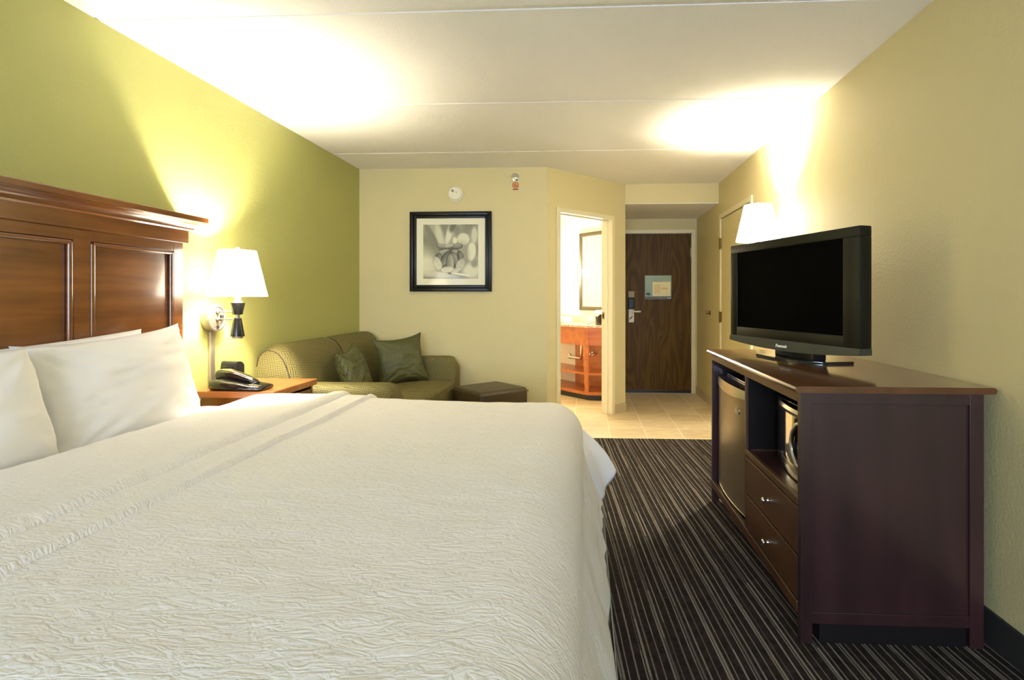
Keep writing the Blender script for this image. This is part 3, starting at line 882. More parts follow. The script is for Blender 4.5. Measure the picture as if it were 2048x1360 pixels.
# printed photograph: tone field stored per vertex
def art(u, v):
    def sm(a, b, x): t_ = max(0, min(1, (x - a) / (b - a))); return t_ * t_ * (3 - 2 * t_)
    def ell(cx, cy, rx, ry, rot, soft):
        dx, dy = u - cx, v - cy; c_, s_ = math.cos(rot), math.sin(rot)
        a_, b_ = (dx * c_ + dy * s_) / rx, (-dx * s_ + dy * c_) / ry
        d_ = math.hypot(a_, b_); return 1 - sm(1 - soft, 1 + soft, d_), a_, b_
    g = .52 + .10 * noise.noise(Vector((u * 3, v * 2, 1)))
    # soft background petals fanning out
    ang = math.atan2(v - .35, u - .5)
    g += .10 * math.sin(ang * 9 + 1.2) * sm(.15, .6, math.hypot(u - .5, v - .35))
    for cx, cy, rx, ry, rot, tone, soft in ((.30, .80, .06, .26, .25, .80, .5), (.47, .82, .05, .20, -.25, .88, .4), (.73, .73, .11, .11, 0, .86, .15), (.58, .70, .04, .06, 0, .90, .3), (.88, .50, .08, .17, -.1, .90, .2), (.93, .80, .05, .14, 0, .80, .3),
                                            (.12, .80, .05, .30, .35, .40, .5), (.22, .70, .03, .25, .4, .38, .5), (.54, .95, .06, .10, -.4, .32, .5), (.62, .88, .05, .10, -.2, .45, .5), (.08, .25, .16, .2, .5, .84, .5), (.88, .16, .16, .14, .1, .86, .4), (.30, .08, .3, .06, -.1, .80, .5), (.93, .27, .06, .06, 0, .52, .5), (.70, .45, .12, .2, 0, .55, .6)):
        k_, _, _ = ell(cx, cy, rx, ry, rot, soft); g = g * (1 - k_) + tone * k_
    # central bud
    k_, a_, b_ = ell(.47, .36, .235, .25, 0, .06)
    g = g * (1 - k_) + .22 * k_
    for cx, cy, rx, ry, rot, t0 in ((.36, .47, .15, .065, .35, .50), (.62, .46, .13, .07, -.45, .48), (.40, .36, .07, .17, -.55, .42), (.60, .33, .07, .18, .5, .45), (.49, .28, .075, .20, 0, .52), (.34, .60, .10, .05, -.15, .52), (.62, .60, .10, .055, .1, .46), (.47, .60, .10, .035, .2, .62), (.67, .40, .05, .12, .2, .34), (.28, .38, .05, .1, -.2, .36)):
        k_, a_, b_ = ell(cx, cy, rx, ry, rot, .07)
        if k_ > 0:
            tone = t0 + .18 * (b_ if ry < rx else a_) - .10 * abs(math.sin((a_ if ry > rx else b_) * 8))
            rr_ = math.hypot(a_, b_); tone -= .30 * sm(.72, 1.0, rr_) - .06
            tone += .05 * noise.noise(Vector((a_ * 9 if ry > rx else b_ * 9, 0, cx * 9)))
            g = g * (1 - k_) + tone * k_
    for cx, cy, rx, ry, rot, t0 in ((.26, .28, .075, .14, .35, .82), (.68, .26, .075, .13, -.5, .74), (.44, .17, .13, .06, .1, .84), (.60, .15, .11, .045, .6, .80), (.30, .11, .16, .02, -.15, .86), (.70, .08, .20, .018, -.15, .97)):
        k_, a_, b_ = ell(cx, cy, rx, ry, rot, .08)
        g = g * (1 - k_) + (t0 - .12 * max(0, b_) - .22 * sm(.80, 1.0, math.hypot(a_, b_)) + .05 * noise.noise(Vector((a_ * 4, b_ * 3, cx * 9)))) * k_
    return max(.06, min(.97, g))
bm = bm_new(); NA = 150
ax0, ax1, az0, az1 = -1.514, -.993, 1.399, 1.908
vs = [[bm.verts.new((ax0 + (ax1 - ax0) * i / NA, YB - .0135, az0 + (az1 - az0) * j / NA)) for i in range(NA + 1)] for j in range(NA + 1)]
for j in range(NA):
    for i in range(NA): bm.faces.new((vs[j][i], vs[j][i + 1], vs[j + 1][i + 1], vs[j + 1][i]))
bk = [bm.verts.new((x, YB - .012, z)) for x, z in ((ax0, az0), (ax1, az0), (ax1, az1), (ax0, az1))]
bm.faces.new(bk[::-1])
t = NT('flower_photograph'); at = t.n('ShaderNodeAttribute', attribute_name='tone')
t.l(at.outputs['Color'], t.b.inputs['Base Color']); t.setp(Roughness=.45); t.b.inputs['Coat Weight'].default_value = .5; t.b.inputs['Coat Roughness'].default_value = .05
pr_ = obj('print', bm, t.m, PC)
ca = pr_.data.color_attributes.new('tone', 'FLOAT_COLOR', 'POINT')
for k, v in enumerate(pr_.data.vertices):
    if k < (NA + 1) ** 2:
        j, i = divmod(k, NA + 1); g = art(i / NA, j / NA) ** 1.7
        ca.data[k].color = (g * .86, g * .84, g * .62, 1)

# ------------------------------------------------------------------ smoke detector, sprinkler, sticker
SD = thing('smoke_detector', 'round ivory smoke detector on the back wall above the picture', 'smoke detector', (-1.205, YB, 2.195))
RY = Matrix.Translation((-1.205, YB, 2.195)) @ Matrix.Rotation(PI / 2, 4, 'X')
bm = bm_new(); add_lathe(bm, [(0, 0), (.070, 0), (.070, .016), (.062, .018), (.062, .040), (.056, .048), (.0, .050)], seg=40, mat=RY)
obj('body', bm, 'plastic_white', SD, 35)
bm = bm_new(); add_lathe(bm, [(0, .050), (.013, .050), (.012, .052), (0, .052)], (-.022, .022, 0), 12, RY)
add_lathe(bm, [(0, .050), (.005, .050), (.005, .052), (0, .052)], (.012, .008, 0), 8, RY)
obj('sensor_vents', bm, 'grey_dot', SD)
bm = bm_new(); R2 = Matrix.Translation((-.647, YB, 2.345)) @ Matrix.Rotation(PI / 2, 4, 'X')
add_lathe(bm, [(0, 0), (.040, 0), (.038, .008), (.022, .016), (.012, .018), (.012, .045), (.006, .048), (.006, .062), (.017, .064), (.017, .067), (0, .068)], seg=28, mat=R2)
tag(obj('fire_sprinkler', bm, 'chrome', None, 35), 'chrome sidewall fire sprinkler near the ceiling at the right of the back wall', 'sprinkler')
SK = thing('warning_sticker', 'small round orange do-not-hang sticker just below the chrome sprinkler', 'sticker', (-.643, YB, 2.24))
R3 = Matrix.Translation((-.643, YB, 2.272)) @ Matrix.Rotation(PI / 2, 4, 'X')
bm = bm_new(); add_lathe(bm, [(0, 0), (.031, 0), (.031, .0012), (0, .0012)], seg=32, mat=R3)
obj('disc', bm, 'sticker', SK)
bm = bm_new(); add_lathe(bm, [(.025, .001), (.030, .001), (.030, .0022), (.025, .0022), (.025, .001)], seg=32, mat=R3)
add_box(bm, (-.027, -.0018, .001), (.027, .0018, .0022), mat=R3 @ Matrix.Rotation(-.75, 4, 'Z'))
add_box(bm, (-.027, -.044, .0), (.027, -.034, .0012), mat=R3)
obj('ban_ring', bm, 'sticker_red', SK)
bm = bm_new(); add_tube(bm, [R3 @ Vector(p) for p in ((-.002, .012, .002), (0, .002, .002), (.016, -.008, .002), (-.016, -.008, .002), (0, .002, .002))], .0016, 6)
obj('hanger_symbol', bm, 'gloss_black', SK)

# evacuation sign on the entry door
EV = thing('evacuation_sign', 'pale green evacuation plan sign on the dark wooden entry door', 'sign', (.943, 6.945, 1.198))
obj('backing', box_bm((.775, 6.938, 1.198), (1.111, 6.945, 1.506), .001), 'sign_face', EV)
obj('footer', box_bm((.775, 6.9365, 1.198), (1.111, 6.938, 1.236)), 'sign_grey', EV)
obj('plan_sheet', box_bm((.872, 6.9365, 1.242), (1.100, 6.938, 1.424)), 'sign_cream', EV)
bm = bm_new()
for k in range(6): add_box(bm, (.890, 6.9358, 1.275 + k * .020), (.972, 6.9366, 1.287 + k * .020))
add_box(bm, (.985, 6.9358, 1.325), (1.065, 6.9366, 1.352))
obj('plan_lines', bm, 'sign_orange', EV)
bm = bm_new(); m = Matrix.Translation((.817, 6.938, 1.268)) @ Matrix.Rotation(PI / 2, 4, 'X') @ Matrix.Diagonal((1, .55, 1, 1))
add_lathe(bm, [(0, 0), (.031, 0), (.031, .0015), (0, .0015)], seg=28, mat=m); obj('logo', bm, 'logo_green', EV)
text_obj('footer_text', 'EVACUATION', .020, 'text_grey', EV, (.071, -.0095, .019), (PI / 2, 0, 0))
text_obj('footer_text', 'PLAN', .020, 'text_white', EV, (.143 - .004, -.0095, .019), (PI / 2, 0, 0), bold=.0006).location.x = .1395

# door bumper on the right entry wall
bm = bm_new(); add_lathe(bm, [(0, 0), (.026, 0), (.026, .006), (.016, .012), (.016, .026), (.020, .030), (.018, .040), (0, .042)], seg=24, mat=Matrix.Translation((XR, 6.20, 1.05)) @ Matrix.Rotation(-PI / 2, 4, 'Y'))
tag(obj('door_bumper', bm, 'bronze', None, 35), 'small round bronze door bumper on the right entry wall beside the closet door', 'door stop')

# ------------------------------------------------------------------ media console
CN = thing('media_console', 'dark espresso wood console cabinet with drawers and open bays along the right wall', 'console', (1.075, 2.605, 0))
cx0, cx1, cy0, cy1 = .762, 1.385, 1.938, 3.272
bm = bm_new()
tp = [(.745, .8865), (.740, .892), (.738, .899), (.742, .906), (.750, .9095), (1.412, .9095), (1.418, .905), (1.420, .898), (1.417, .890), (1.410, .8865)]
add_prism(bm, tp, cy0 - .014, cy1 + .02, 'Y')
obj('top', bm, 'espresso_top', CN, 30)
# frame posts
for x0, x1 in ((cx0, .803), (1.338, cx1)):
    for y0, y1 in ((cy0, cy0 + .028), (cy1 - .018, cy1)):
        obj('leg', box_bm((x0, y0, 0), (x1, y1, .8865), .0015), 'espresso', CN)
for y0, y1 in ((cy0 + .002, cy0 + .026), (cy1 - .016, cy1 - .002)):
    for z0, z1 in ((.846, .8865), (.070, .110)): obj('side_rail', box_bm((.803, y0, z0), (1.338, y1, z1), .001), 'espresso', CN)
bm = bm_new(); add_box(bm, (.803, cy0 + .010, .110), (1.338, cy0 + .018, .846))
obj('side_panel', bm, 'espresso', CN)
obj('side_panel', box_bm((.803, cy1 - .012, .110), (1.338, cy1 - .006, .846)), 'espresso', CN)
bm = bm_new()
for y0, y1 in ((cy0 + .003, cy0 + .03), (cy1 - .03, cy1 - .003)): add_box(bm, (.83, y0 + .006, .0), (1.33, y1 - .006, .070))
add_box(bm, (.83, cy0 + .03, 0), (.845, cy1 - .03, .09))
obj('plinth', bm, 'recess_shadow', CN)
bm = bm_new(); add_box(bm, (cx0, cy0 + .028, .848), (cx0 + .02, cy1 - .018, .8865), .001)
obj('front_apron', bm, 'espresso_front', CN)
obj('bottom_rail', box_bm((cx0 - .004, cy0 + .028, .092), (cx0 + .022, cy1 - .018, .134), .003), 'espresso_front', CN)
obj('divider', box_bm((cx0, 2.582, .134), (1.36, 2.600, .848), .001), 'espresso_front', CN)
obj('divider_shadow_sheet', box_bm((cx0 + .012, 2.576, .506), (1.36, 2.5815, .847)), 'recess_shadow', CN)  # added black sheet painting the bay's shade over the divider side
obj('back_panel', box_bm((1.36, cy0 + .02, .09), (1.372, cy1 - .012, .88)), 'recess_shadow', CN)
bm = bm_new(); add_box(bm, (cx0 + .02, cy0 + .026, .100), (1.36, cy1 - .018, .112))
obj('bottom_shelf', bm, 'recess_shadow', CN)
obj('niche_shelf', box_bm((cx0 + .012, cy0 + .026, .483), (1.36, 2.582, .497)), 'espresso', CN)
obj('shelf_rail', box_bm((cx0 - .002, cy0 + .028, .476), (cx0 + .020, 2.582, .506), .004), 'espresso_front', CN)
obj('niche_shadow_sheet', box_bm((.803, cy0 + .0185, .50), (1.36, cy0 + .026, .846)), 'recess_shadow', CN)  # same painted shade on the inner face of the near side panel
obj('drawer_body', box_bm((cx0 + .024, cy0 + .03, .115), (1.30, 2.578, .475)), 'recess_shadow', CN)
for z0, z1, kz in ((.303, .470, .383), (.140, .294, .210)):
    d = obj('drawer', box_bm((cx0 - .001, cy0 + .032, z0), (cx0 + .018, 2.578, z1), .003), 'espresso_front', CN)
    bm = bm_new(); add_lathe(bm, [(0, 0), (.011, 0), (.006, .006), (.005, .016), (.012, .020), (.013, .025), (.008, .030), (0, .031)], seg=20, mat=Matrix.Translation((cx0 - .001, 2.262, kz)) @ Matrix.Rotation(-PI / 2, 4, 'Y'))
    obj('knob', bm, 'chrome', d, True)

# mini fridge in the far bay
FR = thing('mini_fridge', 'small fridge with brushed bronze-grey door in the far bay of the console', 'fridge', (1.05, 2.93, .112))
fy0, fy1 = 2.655, 3.215
obj('body', box_bm((.835, fy0, .112), (1.30, fy1, .770), .008), 'black_plastic', FR)
bm = bm_new()
n = 14; rings = []
for k in range(n + 1):
    y = fy0 + .004 + (fy1 - fy0 - .008) * k / n; s_ = (2 * k / n - 1)
    xb = .790 - .018 * (1 - s_ * s_)
    rings.append([bm.verts.new(p) for p in ((xb, y, .150), (xb, y, .742), (.832, y, .742), (.832, y, .150))])
for A, B in zip(rings, rings[1:]):
    for k in range(4): bm.faces.new((A[k], A[(k + 1) % 4], B[(k + 1) % 4], B[k]))
bm.faces.new(rings[0][::-1]); bm.faces.new(rings[-1]); bmesh.ops.recalc_face_normals(bm, faces=bm.faces[:])
fd = obj('door', bm, 'steel_door', FR, 40)
obj('door_edge', box_bm((.793, fy0 + .001, .148), (.833, fy0 + .014, .744), .003), 'black_plastic', fd)
bm = bm_new(); rings = []
for k in range(n + 1):
    y = fy0 + .004 + (fy1 - fy0 - .008) * k / n; s_ = (2 * k / n - 1)
    xb = .784 - .020 * (1 - s_ * s_) ; dz = -.016 * (1 - s_ * s_)
    rings.append([bm.verts.new(p) for p in ((xb, y, .722 + dz), (xb + .004, y, .762), (.820, y, .766), (.826, y, .744))])
for A, B in zip(rings, rings[1:]):
    for k in range(4): bm.faces.new((A[k], A[(k + 1) % 4], B[(k + 1) % 4], B[k]))
bm.faces.new(rings[0][::-1]); bm.faces.new(rings[-1]); bmesh.ops.recalc_face_normals(bm, faces=bm.faces[:])
obj('handle', bm, 'silver', fd, 40)
obj('top_trim', box_bm((.838, fy0 + .01, .770), (.850, fy1 - .01, .777), .002), 'chrome', FR)
bm = bm_new(); add_lathe(bm, [(0, 0), (.030, 0), (.028, .004), (0, .005)], seg=28, mat=Matrix.Translation((.7785, 2.775, .645)) @ Matrix.Rotation(.10, 4, 'Z') @ Matrix.Rotation(-PI / 2, 4, 'Y') @ Matrix.Diagonal((.62, 1, 1, 1)))
bd = obj('badge', bm, 'silver', fd, 35)
bm = bm_new(); add_lathe(bm, [(.014, .0045), (.018, .0045), (.018, .0056), (.014, .0056), (.014, .0045)], seg=24, mat=Matrix.Translation((.7785, 2.775, .645)) @ Matrix.Rotation(.10, 4, 'Z') @ Matrix.Rotation(-PI / 2, 4, 'Y') @ Matrix.Diagonal((.62, 1, 1, 1)))
obj('emblem', bm, 'grey_dot', bd)
bm = bm_new(); add_tube(bm, [(.79 - .018 * (1 - (2 * k / 12 - 1) ** 2), fy0 + .01 + (fy1 - fy0 - .02) * k / 12, .146) for k in range(13)], .003, 8)
obj('kick_trim', bm, 'silver', FR, True)

# microwave in the near bay
MW = thing('microwave_oven', 'black microwave oven with mirror-silver door in the near bay of the console', 'microwave', (1.05, 2.20, .497))
obj('body', box_bm((.862, 1.990, .497), (1.27, 2.455, .785), .006), 'gloss_black', MW)
bm = bm_new(); n = 16; rings = []
for k in range(n + 1):
    y = 1.995 + (2.365 - 1.995) * k / n; s_ = 2 * k / n - 1
    xb = .842 - .016 * (1 - s_ * s_)
    rings.append([bm.verts.new(p) for p in ((xb, y, .560 ), (xb, y, .752), (.861, y, .752), (.861, y, .560))])
for A, B in zip(rings, rings[1:]):
    for k in range(4): bm.faces.new((A[k], A[(k + 1) % 4], B[(k + 1) % 4], B[k]))
bm.faces.new(rings[0][::-1]); bm.faces.new(rings[-1]); bmesh.ops.recalc_face_normals(bm, faces=bm.faces[:])
md = obj('door', bm, 'silver_mirror', MW, 40)
for z0, z1, x_ in ((.754, .781, .838), (.503, .556, .848)):
    bm = bm_new(); rings = []
    for k in range(n + 1):
        y = 1.993 + (2.369 - 1.993) * k / n; s_ = 2 * k / n - 1
        xb = x_ - .020 * (1 - s_ * s_)
        rings.append([bm.verts.new(p) for p in ((xb + .004, y, z0), (xb, y, (z0 + z1) / 2), (xb + .006, y, z1), (.861, y, z1), (.861, y, z0))])
    for A, B in zip(rings, rings[1:]):
        for k in range(5): bm.faces.new((A[k], A[(k + 1) % 5], B[(k + 1) % 5], B[k]))
    bm.faces.new(rings[0][::-1]); bm.faces.new(rings[-1]); bmesh.ops.recalc_face_normals(bm, faces=bm.faces[:])
    obj('trim_band', bm, 'silver', MW, 40)
bm = bm_new(); add_tube(bm, [(.826, 2.06, .752), (.812, 2.10, .735), (.806, 2.128, .70), (.804, 2.138, .66), (.806, 2.130, .62), (.812, 2.105, .58), (.826, 2.07, .562)], .009, 10)
obj('handle', bm, 'silver', md, True)
bm = bm_new(); pts_ = [(1.996, .505), (2.07, .562), (2.105, .58), (2.130, .62), (2.138, .66), (2.128, .70), (2.10, .735), (2.06, .752), (1.996, .752)]
add_prism(bm, pts_, .815, .861, 'X'); obj('control_panel', bm, 'gloss_black', MW)
obj('label_plate', box_bm((.857, 2.388, .585), (.862, 2.408, .600), .0005), 'grey_dot', MW)

# ------------------------------------------------------------------ television
TV = thing('television', 'black flat screen television standing on the console, angled toward the bed', 'television', (.9805, 2.685, .9095), math.atan2(-.952, .305))
zt, zb_ = .606, .074
def tv_bottom(x): return zb_ - .022 * (1 - (x / .464) ** 2)
bm = bm_new()
n = 24; xs_ = [-.464 + .928 * k / n for k in range(n + 1)]
poly = [(x, tv_bottom(x)) for x in xs_] + [(.464, zt), (-.464, zt)]
# front shell with a hole for the screen: frame ring as quads
sx0, sx1, sz0, sz1 = -.400, .370, .150, .561
fr_o = [bm.verts.new((x, 0, z)) for x, z in poly]
def add_bar(x0, x1, z0, z1): add_box(bm2_, (x0, -.004, z0), (x1, .03, z1), .003)
bm.free(); bm = bm_new()
add_box(bm, (-.464, -.004, sz1), (.464, .055, zt), .005)
add_box(bm, (-.464, -.004, .098), (sx0, .055, sz1 + .002), .005); add_box(bm, (sx1, -.004, .098), (.464, .055, sz1 + .002), .005)
add_box(bm, (sx0 - .004, -.004, .098), (sx1 + .004, .055, sz0), .004)
obj('bezel', bm, 'tv_bezel', TV, 40, local=True)
obj('screen', box_bm((sx0 - .002, .002, sz0 - .002), (sx1 + .002, .05, sz1 + .002)), 'tv_screen', TV, local=True)
bm = bm_new(); A = []; B = []; Cc = []; Dd = []
for x in xs_:
    k_ = 1 - (x / .464) ** 2
    A.append(bm.verts.new((x, -.003, .102))); B.append(bm.verts.new((x, -.006 - .004 * k_, .102 - .012 * k_ - .002)))
    Cc.append(bm.verts.new((x, -.010 - .012 * k_, tv_bottom(x)))); Dd.append(bm.verts.new((x, .055, tv_bottom(x)))); 
E_ = [bm.verts.new((x, .055, .102)) for x in xs_]
for i in range(n):
    for P_, Q_ in ((A, B), (B, Cc), (Cc, Dd), (Dd, E_), (E_, A)): bm.faces.new((P_[i], P_[i + 1], Q_[i + 1], Q_[i]))
for i in (0, n): bm.faces.new((A[i], B[i], Cc[i], Dd[i], E_[i]))
bmesh.ops.recalc_face_normals(bm, faces=bm.faces[:])
obj('speaker_strip', bm, 'tv_lip', TV, 40, local=True)
obj('rear_cover', box_bm((-.40, .055, .12), (.40, .105, .56), .03, 3), 'black_plastic', TV, 40, local=True)
# stand
bm = bm_new(); add_prism(bm, [(-.22, .045), (-.235, .0), (-.06, -.02), (.10, -.015), (.185, .06), (.20, .22), (.10, .26), (-.16, .26), (-.235, .12)], .0, .014)
bmesh.ops.bevel(bm, geom=bm.edges[:], offset=.003, segments=2, affect='EDGES')
obj('stand_base', bm, 'gloss_black', TV, 40, local=True)
obj('stand_neck', box_bm((-.14, .045, .012), (.14, .12, .15), .008), 'gloss_black', TV, 40, local=True)
obj('power_light', box_bm((-.365, -.012, .072), (-.352, -.006, .077), .001), plain('standby_red', (.5, .03, .01, 1), .4, emit=(1, .05, .02, 1), es=2), TV, local=True)
text_obj('brand_lettering', 'Panasonic', .021, 'text_white', TV, (.0, -.0215, .0745), (math.radians(76), 0, 0), .0008, bold=.0004)

# ------------------------------------------------------------------ bathroom
def mwm():  # local frame of the mirror wall: x along the wall away from the door side, y out into the room
    return Matrix(((MWD.x, MWN.x, 0, MW0.x), (MWD.y, MWN.y, 0, MW0.y), (0, 0, 1, 0), (0, 0, 0, 1)))
MM = mwm(); MI = MM.inverted()
def to_m(x, y): p = MI @ Vector((x, y, 0)); return (p.x, p.y)
VN = thing('vanity', 'orange-brown wooden bathroom vanity with open shelves and granite top', 'vanity', (.0, 6.75, 0))
corner = to_m(.028, 6.385); left = (1.30, corner[1] + .045); right = (.02, .115)
# slightly splayed front: left run, corner, right run towards the doorway wall
def vpoly(inset, back=.004, ext=0):
    cxm, cym = corner
    pts = [(.012, back), (.012, right[1] - inset * .3)]
    rp = to_m(.335, 6.35)
    pts = [(.012, back), (rp[0] + .0, rp[1] - inset), (cxm, cym - inset), (left[0], left[1] - inset), (left[0], back)]
    return pts
def vprism(z0, z1, inset):
    bm = bm_new(); add_prism(bm, vpoly(inset), z0, z1, mat=MM); return bm
obj('toe_kick', vprism(0, .065, .035), 'black_plastic', VN)
obj('shelf', vprism(.065, .10, .0), 'vanity_wood', VN)
obj('shelf', vprism(.300, .325, .012), 'vanity_wood', VN)
obj('countertop', vprism(.865, .890, -.020), 'granite', VN)
cm = Vector(corner); pl = Vector((left[0], left[1])); rp = Vector(to_m(.335, 6.35))
def panel_between(p, q, z0, z1, th, inset, bev=.002):
    p = Vector((p[0], p[1], 0)); q = Vector((q[0], q[1], 0)); d = (q - p).normalized(); n_ = Vector((-d.y, d.x, 0))
    if n_.y > 0: n_ = -n_
    m_ = Matrix(((d.x, n_.x, 0, p.x), (d.y, n_.y, 0, p.y), (0, 0, 1, 0), (0, 0, 0, 1)))
    return box_bm((0, inset, z0), ((q - p).length, inset + th, z1), bev, mat=MM @ m_)
obj('apron', panel_between(cm, pl, .650, .865, .018, .010), 'vanity_wood', VN)
obj('apron', panel_between(rp, cm, .650, .865, .018, .010), 'vanity_wood', VN)
bm = bm_new()
wc = MM @ Vector((cm.x, cm.y, 0)); wl = MM @ Vector((pl.x, pl.y, 0)); wr_ = MM @ Vector((rp.x, rp.y, 0))
dl = (wl - wc).normalized(); dr = (wr_ - wc).normalized(); inn = (dl + dr).normalized()
for (z0, w0, z1, w1) in ((.10, .035, .65, .075), (.65, .075, .865, .075)):
    quadA = []; quadB = []
    for z_, w_, Q in ((z0, w0, quadA), (z1, w1, quadB)):
        for p in (wc, wc + dl * w_, wc + dl * w_ + inn * .02, wc + dr * .02 + inn * .03, wc + dr * .02):
            Q.append(bm.verts.new((p.x, p.y, z_)))
    for i in range(5): bm.faces.new((quadA[i], quadA[(i + 1) % 5], quadB[(i + 1) % 5], quadB[i]))
    bm.faces.new(quadA[::-1]); bm.faces.new(quadB)
bmesh.ops.recalc_face_normals(bm, faces=bm.faces[:])
obj('leg', bm, 'vanity_wood', VN)
pe = to_m(-.105, 7.143)[0]
bm = bm_new(); add_box(bm, (.014, .005, .10), (pe, .022, .865), mat=MM)
obj('back_panel', bm, 'vanity_wood', VN)
bm = bm_new(); add_box(bm, (.006, .002, .8905), (1.30, .020, .990), .002, mat=MM)
tag(obj('backsplash', bm, 'granite'), 'speckled granite backsplash strip on the bathroom wall below the mirror', 'backsplash')
# plumbing
def mp(x, y, z): return MM @ Vector((x, y, z))
PP = thing('drain_pipe', 'chrome drain pipe with round wall flange under the vanity', 'pipe', tuple(mp(.875, .02, .435)))
ux = to_m(-.194, 7.245)[0]
bm = bm_new(); add_lathe(bm, [(0, 0), (.040, 0), (.036, .012), (.018, .022), (0, .022)], seg=24, mat=MM @ Matrix.Translation((ux, .001, .435)) @ Matrix.Rotation(-PI / 2, 4, 'X'))
obj('flange', bm, 'chrome', PP, True)
bm = bm_new(); add_tube(bm, [mp(ux, .01, .435), mp(ux - .005, .04, .435), mp(ux - .03, .055, .435), mp(ux - .30, .075, .435), mp(ux - .33, .08, .46), mp(ux - .33, .08, .86)], .016, 12)
obj('tube', bm, 'chrome', PP, True)
PV = thing('supply_valve', 'small chrome water valve and hose on the right under the vanity', 'valve', tuple(mp(.41, .05, .52)))
vx = to_m(.122, 6.881)[0]
bm = bm_new(); add_lathe(bm, [(0, 0), (.030, 0), (.026, .01), (.010, .014), (.010, .05), (0, .05)], seg=20, mat=MM @ Matrix.Translation((vx, .023, .51)) @ Matrix.Rotation(-PI / 2, 4, 'X'))
add_lathe(bm, [(0, .05), (.026, .05), (.026, .066), (0, .068)], seg=10, mat=MM @ Matrix.Translation((vx, .023, .51)) @ Matrix.Rotation(-PI / 2, 4, 'X'))
obj('valve_body', bm, 'chrome', PV, 40)
bm = bm_new(); add_tube(bm, [mp(vx + .03, .06, .51), mp(vx + .045, .065, .56), mp(vx + .03, .07, .62), mp(vx + .05, .08, .70), mp(vx + .05, .08, .86)], .007, 10)
obj('hose', bm, 'nickel', PV, True)
# mirror
MR = thing('bathroom_mirror', 'tall mirror in a narrow bronze frame on the bathroom wall above the vanity', 'mirror', tuple(mp(.4, 0, 1.058)))
u0, u1 = to_m(.263, 6.719)[0], to_m(-.051, 7.081)[0]
bm = bm_new(); z0, z1 = 1.058, 2.062
for a0, a1, b0, b1 in ((u0, u0 + .040, z0, z1), (u1 - .040, u1, z0, z1), (u0 + .040, u1 - .040, z0, z0 + .050), (u0 + .040, u1 - .040, z1 - .050, z1)):
    add_box(bm, (a0, .001, b0), (a1, .026, b1), .005, mat=MM)
obj('frame', bm, 'mirror_frame', MR, 40)
obj('glass', box_bm((u0 + .035, .002, z0 + .045), (u1 - .035, .012, z1 - .045), mat=MM), 'mirror', MR)
# bathroom wall lights either side of the mirror
def bath_light(u, label):
    b = thing('vanity_light', label, 'lamp', tuple(mp(u, 0, 1.40)), 0, 'vanity lights beside the mirror')
    obj('back_plate', box_bm((u - .035, .001, 1.42), (u + .035, .015, 1.66), .003, mat=MM), 'nickel', b)
    bm = bm_new(); add_box(bm, (u - .045, .028, 1.38), (u + .045, .100, 1.70), .035, 5, mat=MM)
    obj('glass_shade', bm, 'bath_shade', b, 50)
    obj('bracket', box_bm((u - .012, .012, 1.52), (u + .012, .032, 1.56), mat=MM), 'nickel', b)
    ld = bpy.data.lights.new('vanity_bulb', 'POINT'); ld.energy = 26; ld.color = (1, .88, .66); ld.shadow_soft_size = .06
    lo = bpy.data.objects.new('vanity_bulb', ld); COL.objects.link(lo); lo.location = mp(u, .19, 1.56)
    return b
bath_light(u1 + .085, 'glowing white light left of the bathroom mirror'); bath_light(u0 - .075, 'glowing white light right of the bathroom mirror, half behind the door frame')
# ceiling light as the bathroom's general light is provided by those lamps; vent grille seen in the mirror
bm = bm_new(); add_box(bm, (-1.599, 6.66, 1.96), (-1.585, 6.86, 2.26), .002)
VG = obj('vent_grille', bm, 'plastic_white'); tag(VG, 'slatted vent grille seen reflected in the bathroom mirror', 'vent')
bm = bm_new()
for k in range(5): add_box(bm, (-1.587, 6.675 + k * .036, 1.975), (-1.580, 6.690 + k * .036, 2.245))
obj('slats', bm, 'grey_dot', VG)
# items on the counter
ZC = .8902
def on_counter(px_world, py_world): return Vector((px_world, py_world, ZC))
IB = thing('ice_bucket', 'black ice bucket with a white liner on the right end of the vanity', 'ice bucket', (.205, 6.56, ZC))
bm = bm_new(); add_lathe(bm, [(0, 0), (.070, 0), (.076, .13), (.073, .13), (.066, .01), (0, .01)], (0, 0, 0), 32); obj('bucket', bm, 'gloss_black', IB, 40, local=True)
bm = pillow_bm(.19, .17, .075, 4, .05, nu=20, nv=20, wr=.02)
for v in bm.verts: v.co.z += .138 + .02 * noise.noise(v.co * 30)
obj('liner', bm, 'white_tissue', IB, True, local=True)
p_ = to_m(-.02, 6.87)
TW = []
bm = bm_new()
o = obj('towel_stack', box_bm((.70, .10, ZC), (.84, .24, ZC + .085), .02, 4, mat=MM), 'white_tissue', None, 50)
tag(o, 'folded white hand towel standing on the vanity against the backsplash', 'towel')
AB = thing('amenity_box', 'white toiletry carton with a grey label at the left end of the vanity', 'box', tuple(mp(.95, .16, ZC)))
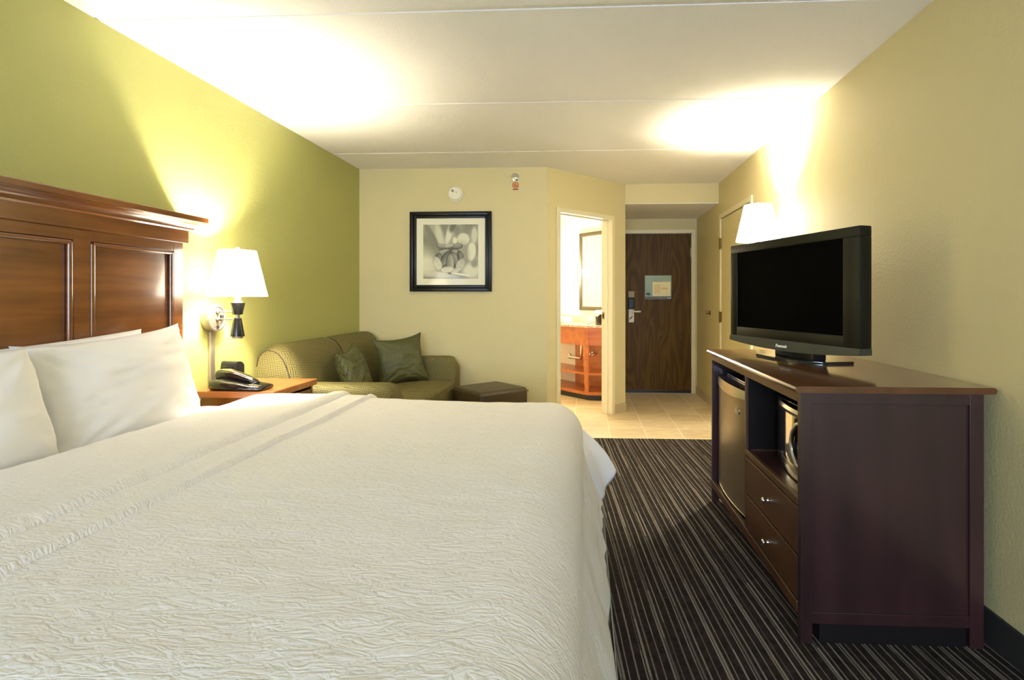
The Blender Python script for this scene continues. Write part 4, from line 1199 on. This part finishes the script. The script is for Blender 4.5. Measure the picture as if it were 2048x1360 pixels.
obj('carton', box_bm((.885, .14, ZC), (1.0, .20, ZC + .085), .003, mat=MM), 'white_tissue', AB)
obj('label_patch', box_bm((.93, .2002, ZC + .02), (.965, .2015, ZC + .07), mat=MM), 'sign_grey', AB)
bm = bm_new(); rings = []
for k in range(13):
    a = PI * (k / 12) * .9 + .15
    for r_ in (.0,): pass
bm.free()
bm = pillow_bm(.13, .10, .05, 9, .15, .0, 20, 20, .02)
o = obj('washcloth', bm, 'white_tissue', local=True, smooth=True)
tag(o, 'fanned white washcloth on the vanity next to the black bucket', 'washcloth')
place(o, (.065, 6.64, ZC + .048), (.8, -.5, .35), (-.25, .1, 1))

# ------------------------------------------------------------------ lights
def area(name, loc, rot, sx, sy, e, col):
    d = bpy.data.lights.new(name, 'AREA'); d.shape = 'RECTANGLE'; d.size = sx; d.size_y = sy; d.energy = e; d.color = col
    o = bpy.data.objects.new(name, d); COL.objects.link(o); o.location = loc; o.rotation_euler = rot; return o
area('daylight', (-.15, -3.59, 1.45), (PI / 2, 0, 0), 2.2, 1.3, 150, (.66, .78, 1.0))
W = bpy.data.worlds.new('World'); S.world = W; W.use_nodes = True
W.node_tree.nodes['Background'].inputs[0].default_value = (.75, .85, 1, 1); W.node_tree.nodes['Background'].inputs[1].default_value = 1.0

# ------------------------------------------------------------------ camera
F_, CX, CY = 1075., 1114., 595.6
cam = bpy.data.cameras.new('camera'); co = bpy.data.objects.new('camera', cam); COL.objects.link(co)
cam.sensor_fit = 'HORIZONTAL'; cam.sensor_width = 36; cam.lens = F_ / 2048 * 36
cam.shift_x = -(CX - 1024) / 2048; cam.shift_y = -(680 - CY) / 2048
cam.clip_start = .02
co.location = (0, 0, 1.22); co.rotation_euler = (PI / 2, 0, math.atan((1168.8 - CX) / F_))
S.camera = co
S.view_settings.view_transform = 'Standard'; S.view_settings.look = 'None'; S.view_settings.gamma = 1
S.view_settings.use_curve_mapping = False; S.view_settings.exposure = .64
S.cycles.use_denoising = True
S.cycles.max_bounces = 10; S.cycles.diffuse_bounces = 6; S.cycles.sample_clamp_indirect = 8
